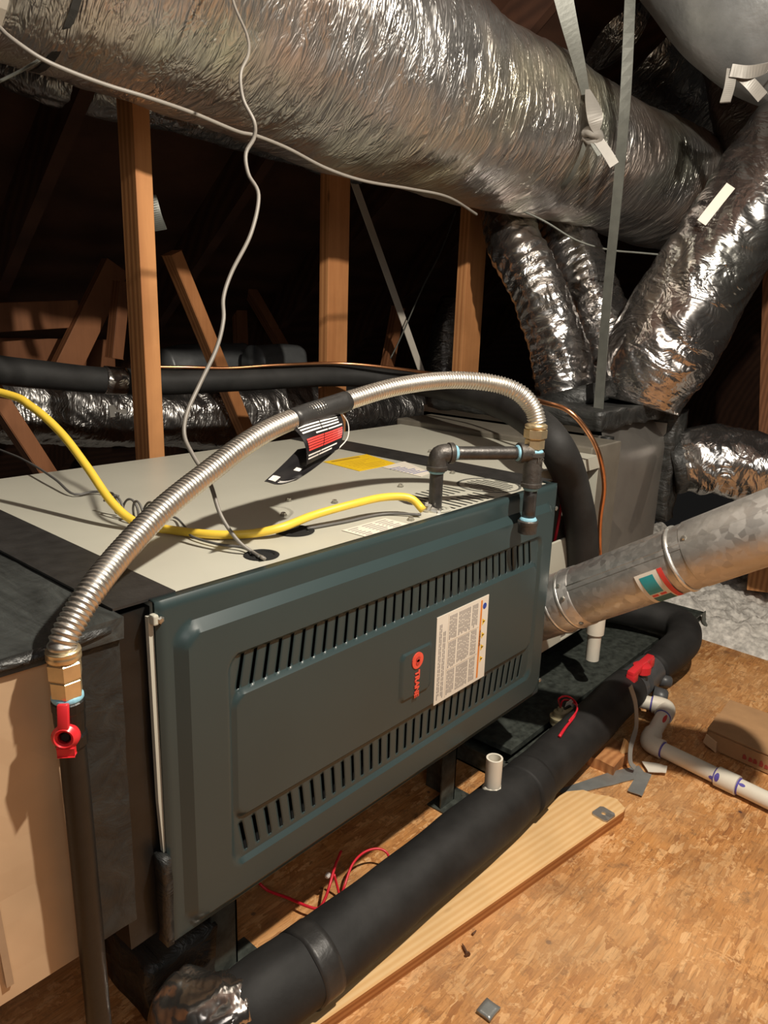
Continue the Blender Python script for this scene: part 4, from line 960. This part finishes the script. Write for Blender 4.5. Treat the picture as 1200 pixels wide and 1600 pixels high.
obj('pipe_joint', L_(F0 + fd * .0, fd, [(0, fr + .0008), (.003, fr + .0016), (S_[3], fr + .0016), (S_[3] + .002, fr)], 56), m_galv, flue, smooth=True, angle=50)
obj('pipe_joint', L_(F0 + fd * S_[4], fd, [(0, fr), (.001, fr + .0014), (FL - S_[4] - .002, fr + .0016), (FL - S_[4], fr)], 56), m_galv, flue, smooth=True, angle=50)
toC = (Vector((-0.4051, -0.6644, 0.9505)) - (F0 + F1) / 2); toC = (toC - fd * toC.dot(fd)).normalized(); sdn = fd.cross(toC).normalized()
if sdn.z > 0: sdn = -sdn
def cylpt(s, a, r): return F0 + fd * s + (toC * math.cos(a) + sdn * math.sin(a)) * r
def cylpatch(name, s0, s1, a0, a1, off, m, parent, n=14, th=.0006):
    bm = bmesh.new(); nx = 4
    A_ = [[bm.verts.new(cylpt(s0 + (s1 - s0) * i / nx, a0 + (a1 - a0) * j / n, fr + off)) for i in range(nx + 1)] for j in range(n + 1)]
    B_ = [[bm.verts.new(cylpt(s0 + (s1 - s0) * i / nx, a0 + (a1 - a0) * j / n, fr + off - th)) for i in range(nx + 1)] for j in range(n + 1)]
    for j in range(n):
        for i in range(nx):
            bm.faces.new((A_[j][i], A_[j][i + 1], A_[j + 1][i + 1], A_[j + 1][i])); bm.faces.new((B_[j][i], B_[j + 1][i], B_[j + 1][i + 1], B_[j][i + 1]))
    for j in range(n):
        bm.faces.new((A_[j][0], A_[j + 1][0], B_[j + 1][0], B_[j][0])); bm.faces.new((A_[j][nx], A_[j + 1][nx], B_[j + 1][nx], B_[j][nx]))
    for i in range(nx):
        bm.faces.new((A_[0][i], A_[0][i + 1], B_[0][i + 1], B_[0][i])); bm.faces.new((A_[n][i], A_[n][i + 1], B_[n][i + 1], B_[n][i]))
    bmesh.ops.recalc_face_normals(bm, faces=bm.faces)
    return obj(name, bm, m, parent, smooth=True, angle=50)
obj('lock_seam', tube([tuple(cylpt(S_[3], -.45, fr)) + (.0016,), tuple(cylpt(FL, -.45, fr)) + (.0016,)], 6, .05), m_galv, flue, smooth=True)
cylpatch('seam_fold', S_[3], FL, -.45, -.28, .0009, m_galv, flue)
for s, a in ((S_[3] - .012, -.1), (S_[3] - .010, .95), (S_[4] + .012, -.55), (S_[3] - .016, -.55)):
    p = cylpt(s, a, fr + .001); nn = (p - (F0 + fd * s)).normalized()
    obj('sheet_screw', L_(p, nn, [(0, .005), (.0015, .005), (.004, .0035)], facets=6), m_steel_pl, flue)
l0, l1 = S_[5], S_[6]
fl_ = cylpatch('pipe_label', l0, l1, .02, 1.30, .0018, m_lab, flue)
w_ = l1 - l0
cylpatch('teal_field', l0 + .15 * w_, l0 + .66 * w_, .12, .74, .0022, m_cyan, fl_, th=.0003)
cylpatch('teal_field', l0 + .15 * w_, l0 + .80 * w_, .92, 1.28, .0022, m_dteal, fl_, th=.0003)
cylpatch('red_mark', l0 + .18 * w_, l0 + .40 * w_, .79, .88, .0022, m_redp, fl_, th=.0003)
cylpatch('red_mark', l0 + .48 * w_, l0 + .70 * w_, .79, .88, .0022, m_redp, fl_, th=.0003)
cylpatch('red_band', l0 + .86 * w_, l1 + .002, .02, 1.30, .0023, m_redp, fl_, th=.0003)

# ------------------------------------------------------------------ drain pan, condensate piping
pan = thing('drain_pan', 'dark metal drain pan on the floor under the coil', 'drain pan', (1.39, .4, 0))
bm = bmesh.new()
box(bm, .81, 1.97, .025, .76, .002, .005)
box(bm, .81, 1.97, .025, .028, .002, .050); box(bm, .81, 1.97, .757, .76, .002, .050); box(bm, .81, .813, .025, .76, .002, .050); box(bm, 1.967, 1.97, .025, .76, .002, .050)
box(bm, .806, 1.974, .019, .028, .046, .0505); box(bm, 1.965, 1.974, .019, .765, .046, .0505); box(bm, .803, .813, .019, .765, .046, .0505)
obj('pan_tray', bm, m_pan, pan)
obj('folded_corner', ribbon([(.806, .018, .002), (.802, .016, .03), (.804, .019, .054)], .020, (.7, -.7, 0), .003), m_strap, pan)
obj('corner_foot', ribbon([(1.972, .018, .05), (1.974, .012, .02), (1.975, -.02, .003)], .03, (1, 0, 0), .003), m_strap, pan)
obj('support_sheet', lumpy_box(.86, 1.69, .045, .72, .036, .048, .0012, .05), m_pan, pan, smooth=True, angle=40)
for x in (.95, 1.16, 1.35, 1.60):
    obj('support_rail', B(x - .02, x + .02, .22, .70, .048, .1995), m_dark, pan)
cst = thing('condensate_stub', 'white plastic drain stub hanging below the flue pipe', 'drain pipe', (1.2306, 0.0500, 0.1317))
c0 = (1.2306, 0.0500, 0.1317); c1 = (1.2603, 0.0500, 0.2000)
bm = tube([tuple(c0) + (.0165,), (c0[0] + .0, .05, c1[2] + .05, .0165)], 28, .02)
obj('drain_pipe', bm, m_white, cst, smooth=True, angle=50)
obj('coupling', L_((c0[0], .05, c1[2]), (0, 0, 1), [(0, .0175), (.002, .0215), (.05, .0215), (.06, .020)], 28), m_white, cst, smooth=True, angle=40)
obj('coupling_arm', tube([(c0[0], .05, c1[2] + .05, .018), (c0[0], .075, c1[2] + .06, .018), (c0[0], .112, c1[2] + .06, .018)], 20, .01), m_white, cst, smooth=True)

ip = thing('insulated_drain_pipe', 'fat black foam-wrapped pipe lying along the front of the furnace', 'pipe', (.7, -.055, 0))
ipt = [(0.0317, -0.0074, 0.0620, .046), (0.0644, -0.0409, 0.0680, .050), (0.1166, -0.0494, 0.0720, .052), (0.1984, -0.0568, 0.0740, .053), (0.3246, -0.0598, 0.0760, .053), (0.4834, -0.0633, 0.0780, .052), (0.6604, -0.0645, 0.0780, .050), (0.8097, -0.0599, 0.0780, .049), (1.0197, -0.0525, 0.0780, .048), (1.2510, -0.0425, 0.0780, .047)]
obj('foam_sleeve', tube(ipt, 48, .008, crinkle(.003, 9, 2, 7, .004)), m_black_rub, ip, smooth=True)
obj('foam_joint', tube([(0.7071, -0.0662, 0.0780, .0515), (0.7579, -0.0641, 0.0780, .0515)], 48, .006, crinkle(.002, 9, 2, 7)), m_black_rub, ip, smooth=True)
obj('foam_joint', tube([(0.1582, -0.0542, 0.0730, .0548), (0.1924, -0.0566, 0.0740, .0548)], 48, .006, crinkle(.002, 9, 2, 7)), m_tape, ip, smooth=True)
obj('foil_elbow', tube([(0.0729, -0.0433, 0.0680, .0475), (0.0476, -0.0295, 0.0660, .050), (0.0273, -0.0026, 0.0640, .050), (0.0237, 0.0351, 0.0620, .048)], 48, .005, crinkle(.005, 22, 2.4, 17, .003, amp2=.004, fs2=40)), m_foil_b, ip, smooth=True)
obj('black_end_boot', lumpy_box(.004, .11, .07, .19, .004, .105, .010, .02, seed=12), m_mastic, ip, smooth=True)
vs = Vector((0.6444, -0.0550, 0.0817)); ve = (0.6245, -0.0550, 0.1863)
bm = tube([(ve[0], -.055, vs.z - .01, .0150), (ve[0], -.055, ve[2], .0150)], 28, .02, cap=False)
lathe_b = bm
n = 28
ro = [bm.verts.new((ve[0] + .0150 * math.cos(2 * math.pi * k / n), -.055 + .0150 * math.sin(2 * math.pi * k / n), ve[2])) for k in range(n)]
ri = [bm.verts.new((ve[0] + .0115 * math.cos(2 * math.pi * k / n), -.055 + .0115 * math.sin(2 * math.pi * k / n), ve[2])) for k in range(n)]
rb = [bm.verts.new((ve[0] + .0115 * math.cos(2 * math.pi * k / n), -.055 + .0115 * math.sin(2 * math.pi * k / n), ve[2] - .05)) for k in range(n)]
for k in range(n):
    k2 = (k + 1) % n
    bm.faces.new((ro[k], ro[k2], ri[k2], ri[k])); bm.faces.new((ri[k], ri[k2], rb[k2], rb[k]))
bm.faces.new(rb); bmesh.ops.recalc_face_normals(bm, faces=bm.faces)
obj('vent_stub', bm, m_white, ip, smooth=True, angle=50)
obj('stub_collar', lathe(bmesh.new(), (ve[0], -.055, .112), (0, 0, 1), [(0, .020), (.012, .019), (.017, .0165), (.019, .0152)], facets=9), m_white, ip, smooth=True)
# valve at the far end
vv = thing('drain_valve', 'grey plastic valve with red tee handle at the end of the fat black pipe', 'valve', (1.4970, 0.0228, 0.0000))
a = Vector((1.2402, -0.0407, 0.0780)); b = Vector((1.4342, -0.0453, 0.0850)); vd = (b - a).normalized(); VL = (b - a).length
obj('valve_body', L_(a, vd, [(0, .040), (.02, .044), (.04, .044), (.045, .030), (.06, .030), (.065, .042), (VL * .7, .042), (VL * .72, .034), (VL * .9, .034), (VL * .92, .042), (VL, .040)], facets=20), m_grey_pl, vv, smooth=True, angle=30)
hc = Vector((1.2731, -0.0606, 0.1300))
obj('valve_stem', L_((hc.x, hc.y, .10), (0, 0, 1), [(0, .018), (.02, .014), (hc.z - .10, .012)], 20), m_grey_pl, vv, smooth=True)
bm = bmesh.new()
e1 = Vector((1.3305, -0.0582, 0.1400)); e0 = Vector((1.2102, -0.0582, 0.1350))
obox(bm, e0, e1, .020, .018, bev=.004); lathe(bm, (hc.x, hc.y, hc.z - .012), (0, 0, 1), [(0, .015), (.004, .022), (.022, .022), (.026, .015)], facets=12)
obox(bm, e0 - Vector((0, 0, .012)), e0 + (e1 - e0) * .22 - Vector((0, 0, .012)), .022, .026, bev=.004)
obox(bm, e1 - (e1 - e0) * .22 - Vector((0, 0, .008)), e1 - Vector((0, 0, .008)), .024, .026, bev=.004)
obj('tee_handle', bm, m_red, vv, smooth=True, angle=40)
obj('union_nub', L_((1.3660, -0.0711, 0.0700), (.5, -.8, -.1), [(0, .016), (.03, .015), (.034, .010)], 14), m_grey_pl, vv, smooth=True)
obj('union_nub', L_((1.3096, -0.0826, 0.0550), (.3, -.8, -.1), [(0, .022), (.03, .021), (.034, .016)], 14), m_grey_pl, vv, smooth=True)
tag(obj('insulated_bend', tube([(1.3855, -0.0479, 0.0850, .040), (1.4743, -0.0556, 0.0950, .044), (1.5776, -0.0536, 0.1050, .046), (1.6700, -0.0081, 0.1100, .046), (1.6717, 0.0817, 0.1120, .046), (1.6379, 0.1867, 0.1150, .046), (1.5931, 0.2695, 0.1200, .046)], 32, .012, crinkle(.002, 9, 2, 7)), m_black_rub, smooth=True), 'black foam-wrapped pipe bend curling round behind the red-handled drain valve', 'pipe')
# white drain line
pv = thing('white_drain_line', 'white plastic drain line with elbows running to the right over the floor', 'drain pipe', (1.1777, -0.1281, 0.0000))
w0 = (1.2691, -0.0869, 0.0500); w1 = (1.2804, -0.1330, 0.0500); w2 = (1.1398, -0.1437, 0.0240); w3 = (1.0817, -0.6195, 0.0210)
w0, w1, w2, w3 = map(Vector, (w0, w1, w2, w3)); pr_ = .0170; fr_ = .0212
def leg_(A_, B_, r, m=m_white, nm='pipe_run', par=pv): return obj(nm, tube([tuple(A_) + (r,), tuple(B_) + (r,)], 28, .03), m, par, smooth=True, angle=50)
def elb(c, da, db, nm='elbow'):
    da = da.normalized(); db = db.normalized(); L = .036
    return obj(nm, tube([tuple(c + da * L) + (fr_,), tuple(c + da * .018) + (fr_,), tuple(c + (da + db) * .004) + (fr_,), tuple(c + db * .018) + (fr_,), tuple(c + db * L) + (fr_,)], 28, .004), m_white, pv, smooth=True, angle=55)
leg_(w0 - (w1 - w0).normalized() * .02, w1, pr_); leg_(w1, w2, pr_); leg_(w2, w3, pr_)
elb(w1, w0 - w1, w2 - w1); elb(w2, w1 - w2, w3 - w2)
d3 = (w3 - w2).normalized(); k0 = Vector((1.1324, -0.3042, 0.0210)); sK = (k0 - w2).dot(d3)
obj('coupling', L_(w2 + d3 * sK, d3, [(0, .0175), (.001, fr_), (.044, fr_), (.045, .0175)], 28), m_white, pv, smooth=True, angle=40)
def pring(c, d, nm='primer_ring'): return obj(nm, L_(c, d, [(0, .0172), (.0008, .0180), (.003, .0180), (.004, .0172)], 28), m_purple, pv)
pring(w1 + (w2 - w1).normalized() * .036, w2 - w1); pring(w2 + d3 * .036, d3); pring(w1 + (w0 - w1).normalized() * .036, w0 - w1); pring(w2 + d3 * (sK - .003), d3); pring(w2 + d3 * (sK + .045), d3)
def stain(c, d, r, s0, s1, a0, a1, nm='primer_smear', m=m_purple):
    tc = Vector((-0.4051, -0.6644, 0.9505)) - c; tc = (tc - d * tc.dot(d)).normalized(); sd = d.cross(tc)
    bm = bmesh.new(); N = 10; rows = []
    for i in range(N + 1):
        t = i / N; hw = math.sin(math.pi * min(1, max(0.02, t * .98))) ** .5
        rows.append([bm.verts.new(c + d * (s0 + (s1 - s0) * t) + (tc * math.cos(am) + sd * math.sin(am)) * (r + .0004)) for am in [(a0 + a1) / 2 + (a1 - a0) / 2 * hw * q for q in (-1, -.33, .33, 1)]])
    for p, q in zip(rows, rows[1:]):
        for i in range(3): bm.faces.new((p[i], p[i + 1], q[i + 1], q[i]))
    bmesh.ops.recalc_face_normals(bm, faces=bm.faces)
    return obj(nm, bm, m, pv)
stain(w2, d3, fr_, sK + .002, sK + .012, -.3, .6); stain(w2, d3, pr_, sK + .049, sK + .062, -.5, -.1); stain(w2, d3, pr_, sK - .010, sK, .3, .8)
stain(w1, (w2 - w1).normalized(), pr_, .045, .075, -.6, -.1, 'red_print', m_redp)
# strap hanging from the pipe end
tag(obj('pipe_strap', ribbon([(1.0805, -0.1100, 0.1754), (1.0979, -0.1200, 0.1286), (1.0923, -0.1300, 0.0795), (1.0491, -0.1400, 0.0554), (1.0303, -0.1500, 0.0293), (1.0341, -0.1600, 0.0164)], .011, (1, -.3, 0), .002), m_strap_l), 'narrow metal hanger strap dangling from the end of the fat black pipe', 'strap')
# float switch
fs = thing('float_switch', 'small olive float switch with red wires on the pan edge', 'switch', (.985, .012, .05))
fc = Vector((1.0046, 0.0150, 0.0771))
obj('switch_body', L_((fc.x, .012, fc.z - .016), (0, 0, 1), [(0, .016), (.004, .020), (.014, .020), (.018, .022), (.022, .022), (.025, .016), (.034, .014), (.036, .007), (.044, .006)], 24), m_switch, fs, smooth=True, angle=40)
obj('switch_arm', tube([(fc.x + .012, .01, fc.z + .002, .010), (fc.x + .055, -.002, fc.z + .006, .010)], 16, .01), m_switch, fs, smooth=True)
obj('mounting_clip', B(fc.x - .01, fc.x + .01, .010, .022, .030, fc.z - .012), m_switch, fs)
top = Vector((fc.x, .012, fc.z + .028))
obj('lead_wire', tube([tuple(top) + (.0022,), (0.9669, 0.0000, 0.1461) + (.0022,), (0.9884, -0.0100, 0.1477) + (.0022,), (1.0162, -0.0200, 0.1217) + (.0022,), (0.9490, -0.0490, 0.1330) + (.0022,), (0.8935, -0.0576, 0.1330) + (.003,), (0.8589, -0.0622, 0.1280) + (.0035,)], 8, .005), m_redw, fs, smooth=True)
obj('lead_wire', tube([tuple(top) + (.002,), (0.9999, 0.0050, 0.1278) + (.002,), (1.0213, -0.0050, 0.1201) + (.002,), (0.9725, -0.0426, 0.1360) + (.002,), (0.9173, -0.0522, 0.1340) + (.002,)], 8, .005), m_redw, fs, smooth=True)
obj('white_tag', ribbon([(0.9918, -0.0060, 0.1244), (1.0108, -0.0100, 0.1246), (1.0317, -0.0140, 0.1035)], .014, (0, -.3, 1), .001), m_lab, fs)

# ------------------------------------------------------------------ things on the floor
A_ = Vector((0.8801, -0.2098, 0.0240)); B_ = Vector((0.1519, -0.0993, 0.0240)); pd = (B_ - A_).normalized(); pn = Vector((0, 0, 1)).cross(pd)
if pn.y < 0: pn = -pn
C_ = Vector((0.9027, -0.1240, 0.0240)); Wd = max(.08, min(.15, (C_ - A_).dot(pn) + .02))
PLK = Wd
bm = bmesh.new(); L = .98
def pk(s, t): return (s, t)
poly = [(-.0, .004), (.012, 0), (L, 0), (L, Wd), (.05, Wd), (.018, Wd - .018), (.010, Wd * .62), (-.004, Wd * .45), (-.012, .03)]
prism(poly, (A_.x, A_.y, 0), pd, pn, (0, 0, 1), .0005, .024, bm)
bmesh.ops.bevel(bm, geom=[e for e in bm.edges if abs(e.verts[0].co.z - e.verts[1].co.z) < 1e-4 and e.verts[0].co.z > .02], offset=.002, segments=1, affect='EDGES')
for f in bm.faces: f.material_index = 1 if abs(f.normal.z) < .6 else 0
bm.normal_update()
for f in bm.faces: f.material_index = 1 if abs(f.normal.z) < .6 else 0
# grain must run along the board: build it in its own axes
o = bpy.data.objects.new('wood_plank', None)
bpy.data.objects.remove(o)
ang = math.atan2(pd.y, pd.x); MR = Matrix.Translation(A_ * 1.0) @ Matrix.Rotation(ang, 4, 'Z')
bm.transform(MR.inverted())
pko = obj('wood_plank', bm, [m_plank, m_plank_side]); pko.matrix_world = MR
tag(pko, 'pale pine plank lying on the floor beside the fat black pipe', 'plank')
wp = thing('washer_plate', 'small square metal washer plate lying on the plank end', 'washer', (0.8276, -0.1850, 0.0250))
wc = Vector((0.8283, -0.1847, 0.0245)); ang = ang
u1 = pd; u2 = pn
bm = bmesh.new(); n = 20
sq = []
for k in range(n):
    t = 2 * math.pi * k / n; c, s = math.cos(t), math.sin(t); q = .017 / max(abs(c), abs(s)); sq.append((c * q * 1.05, s * q))
ci = [(.0045 * math.cos(2 * math.pi * k / n), .0045 * math.sin(2 * math.pi * k / n)) for k in range(n)]
V4 = [[bm.verts.new(wc + u1 * u + u2 * v + Vector((0, 0, z))) for u, v in P_] for P_, z in ((sq, .0), (sq, .003), (ci, .003), (ci, .0))]
for i in range(4):
    p, q = V4[i], V4[(i + 1) % 4]
    for k in range(n): bm.faces.new((p[k], p[(k + 1) % n], q[(k + 1) % n], q[k]))
bmesh.ops.recalc_face_normals(bm, faces=bm.faces)
obj('square_plate', bm, m_galv, wp)
# nail and scraps
n0 = Vector((0.4078, -0.1519, 0.0040)); n1 = Vector((0.3962, -0.1710, 0.0040)); nd = (n1 - n0).normalized()
bm = L_(n0, nd, [(0, .0004), (.006, .0018), ((n1 - n0).length - .003, .0018), ((n1 - n0).length - .0025, .0045), ((n1 - n0).length, .0045)], 12)
tag(obj('nail', bm, m_rust), 'short rusty nail lying on the floor near the plank edge', 'nail')
n0 = Vector((0.4341, -0.1530, 0.0030)); n1 = Vector((0.4446, -0.1531, 0.0030))
tag(obj('wood_splinter', tube([tuple(n0) + (.002,), tuple(n1) + (.001,)], 6, .01), m_rust), 'tiny dark splinter at the plank edge above the nail', 'splinter')
bm = lumpy_box(*[v for v in ((0.3258, -0.2469, 0.0020)[0], (0.3258, -0.2469, 0.0020)[0] + .028, (0.3258, -0.2469, 0.0020)[1] - .012, (0.3258, -0.2469, 0.0020)[1] + .012)], .001, .006, .003, .007)
tag(obj('foil_scrap', bm, m_ducttape, smooth=True), 'crumpled silver foil scrap on the floor at the bottom edge', 'scrap')
def scrap(name, px, z, label, m, th=.0015, warp=.004):
    pts = [Vector(p) for p in px]; bm = bmesh.new()
    c = sum(pts, Vector()) / len(pts)
    prism([(p.x, p.y) for p in pts], (0, 0, z), (1, 0, 0), (0, 1, 0), (0, 0, 1), 0, th, bm)
    bmesh.ops.triangulate(bm, faces=[f for f in bm.faces if len(f.verts) > 4])
    bmesh.ops.subdivide_edges(bm, edges=bm.edges[:], cuts=3, use_grid_fill=True)
    for v in bm.verts: v.co.z += warp * abs(noise.noise(Vector((v.co.x * 40, v.co.y * 40, 3))))
    return tag(obj(name, bm, m, smooth=True, angle=40), label, 'tape scrap')
scrap('tape_scrap', [(0.8599, -0.0659, 0.0020), (1.0059, -0.1206, 0.0020), (1.0693, -0.1554, 0.0020), (1.0464, -0.1823, 0.0020), (0.9672, -0.1457, 0.0020), (0.8622, -0.0896, 0.0020)], .0012, 'long silver tape strip crumpled on the floor beyond the plank end', m_ducttape)
scrap('tape_scrap', [(1.0483, -0.1643, 0.0020), (1.0543, -0.1904, 0.0020), (0.9659, -0.2063, 0.0020), (0.9609, -0.1768, 0.0020)], .004, 'short silver tape piece lying across the long tape strip', m_ducttape)
scrap('tape_scrap', [(1.0805, -0.1565, 0.0020), (1.0938, -0.1772, 0.0020), (1.1015, -0.2056, 0.0020), (1.0736, -0.2137, 0.0020), (1.0530, -0.1825, 0.0020)], .008, 'bright white end of tape beside the white drain elbow', m_lab)
# split wood block under the pipe end
bm = lumpy_box((0.9951, -0.0504, 0.0000)[0], (0.9951, -0.0504, 0.0000)[0] + .10, -.13, -.03, .0008, .026, .005, .02, 6)
tag(obj('wood_block', bm, m_stud, smooth=False), 'splintered wood block under the far end of the fat black pipe', 'block')
bm = prism([(0, 0), (.018, 0), (.022, .05), (.010, .062), (-.004, .03)], (1.0495, -0.1259, 0.0010), (.7, -.3, 0), (.1, .1, .9), (.3, .7, 0), 0, .008)
tag(obj('wood_shard', bm, m_plank), 'upright pale wood shard left of the hanger strap', 'shard')
# cardboard box lying flat
cb = thing('cardboard_box', 'flattened brown cardboard box with red print at the right edge', 'cardboard box', (1.3028, -0.2171, 0.0000))
c_ = [Vector((1.2554, -0.2341, 0.0450)), Vector((1.2347, -0.4143, 0.0450)), Vector((1.4376, -0.4199, 0.0450)), Vector((1.4448, -0.2250, 0.0450))]
bm = bmesh.new(); tv = [bm.verts.new(v) for v in c_]; bv = [bm.verts.new((v.x, v.y, .001)) for v in c_]
bm.faces.new(tv); bm.faces.new(bv[::-1])
for i in range(4): bm.faces.new((tv[i], tv[(i + 1) % 4], bv[(i + 1) % 4], bv[i]))
bmesh.ops.recalc_face_normals(bm, faces=bm.faces); bmesh.ops.bevel(bm, geom=bm.edges[:], offset=.003, segments=2, affect='EDGES')
cbb = obj('carton_body', bm, m_card, cb)
obj('crease_flap', prism([(0, 0), (1, 0), (1, .42), (0, .46)], c_[0] + Vector((0, 0, .0006)), c_[1] - c_[0], c_[3] - c_[0], (0, 0, 1), 0, .0022), m_card, cb)
obj('torn_corner', prism([(0, 0), (.032, -.012), (.03, .012), (.004, .022)], c_[0] + Vector((0, 0, -.030)) + (c_[0] - c_[2]).normalized() * .004, (c_[1] - c_[0]).normalized(), (0, 0, 1), (c_[0] - c_[3]).normalized(), 0, .006), m_card_in, cb)
ee = (c_[1] - c_[0]).normalized(); nn = (c_[0] - c_[3]); nn = (nn - ee * nn.dot(ee)).normalized()
bm = bmesh.new()
for u in (.085, .098, .108, .121, .132, .146, .158):
    hh = rnd.uniform(.010, .017); prism([(u, 0), (u + .008, .001), (u + .009, hh * .5), (u + .005, hh), (u + .001, hh * .9)], c_[0] + Vector((0, 0, -.032)) + nn * .0008, ee, (0, 0, 1), nn, 0, .0003, bm)
tag(obj('faded_print', bm, plain('faded_red_print', (.42, .07, .05), .7), cb), kind='stuff')
# red wires on the floor
rw = thing('red_wire_pair', 'red wires with a clear zip tie on the floor under the furnace', 'wire', (0.3378, 0.0703, 0.0000))
obj('red_strand', tube([(0.2541, 0.1516, 0.0300, .0024), (0.2611, 0.1357, 0.0200, .0024), (0.2741, 0.1029, 0.0180, .0024), (0.2821, 0.0655, 0.0200, .0024), (0.2920, 0.0491, 0.0200, .0024), (0.3056, 0.0485, 0.0300, .0024), (0.3228, 0.0545, 0.0450, .0024), (0.3491, 0.0691, 0.0550, .0024), (0.3797, 0.0858, 0.0550, .0024)], 8, .004), m_redw, rw, smooth=True)
obj('red_strand', tube([(0.3455, 0.0682, 0.0400, .0022), (0.3459, 0.0607, 0.0200, .0022), (0.3446, 0.0515, 0.0060, .0022), (0.3540, 0.0521, 0.0200, .0022), (0.3855, 0.0650, 0.0350, .0022), (0.4155, 0.0677, 0.0400, .0022), (0.4400, 0.0582, 0.0400, .0022), (0.4499, 0.0427, 0.0350, .0022), (0.4476, 0.0297, 0.0200, .0022)], 8, .004), m_redw, rw, smooth=True)
obj('zip_tie', L_((0.3275, 0.0682, 0.0450), (1, .2, .2), [(0, .003), (.002, .0045), (.007, .0045), (.009, .003)], facets=8), m_whitep, rw)
tag(obj('paint_fleck', prism(circ(0, 0, .006, 9, .009), (0.0820, 0.0201, 0.0010), (1, 0, 0), (0, 1, 0), (0, 0, 1), 0, .001), m_whitep), 'tiny white fleck on the floor beside the gas riser foot', 'fleck')

# groups of things alike
GR = {'wall_stud': 'upright studs behind the furnace', 'truss_web': 'leaning webs of the roof trusses', 'branch_foil_duct': 'foil branch ducts above the plenum',
      'thin_cable': 'thin loose cables', 'tape_scrap': 'tape scraps on the floor', 'hanging_strap': 'straps hanging from the roof', 'far_wrapped_duct': 'wrapped ducts in the gloom',
      'ceiling_beam': 'horizontal beams at the left', 'far_post': 'far posts in the gloom'}
for o in list(SC.objects):
    k = o.name.split('.')[0]
    if o.parent is None and k in GR: o['group'] = GR[k]
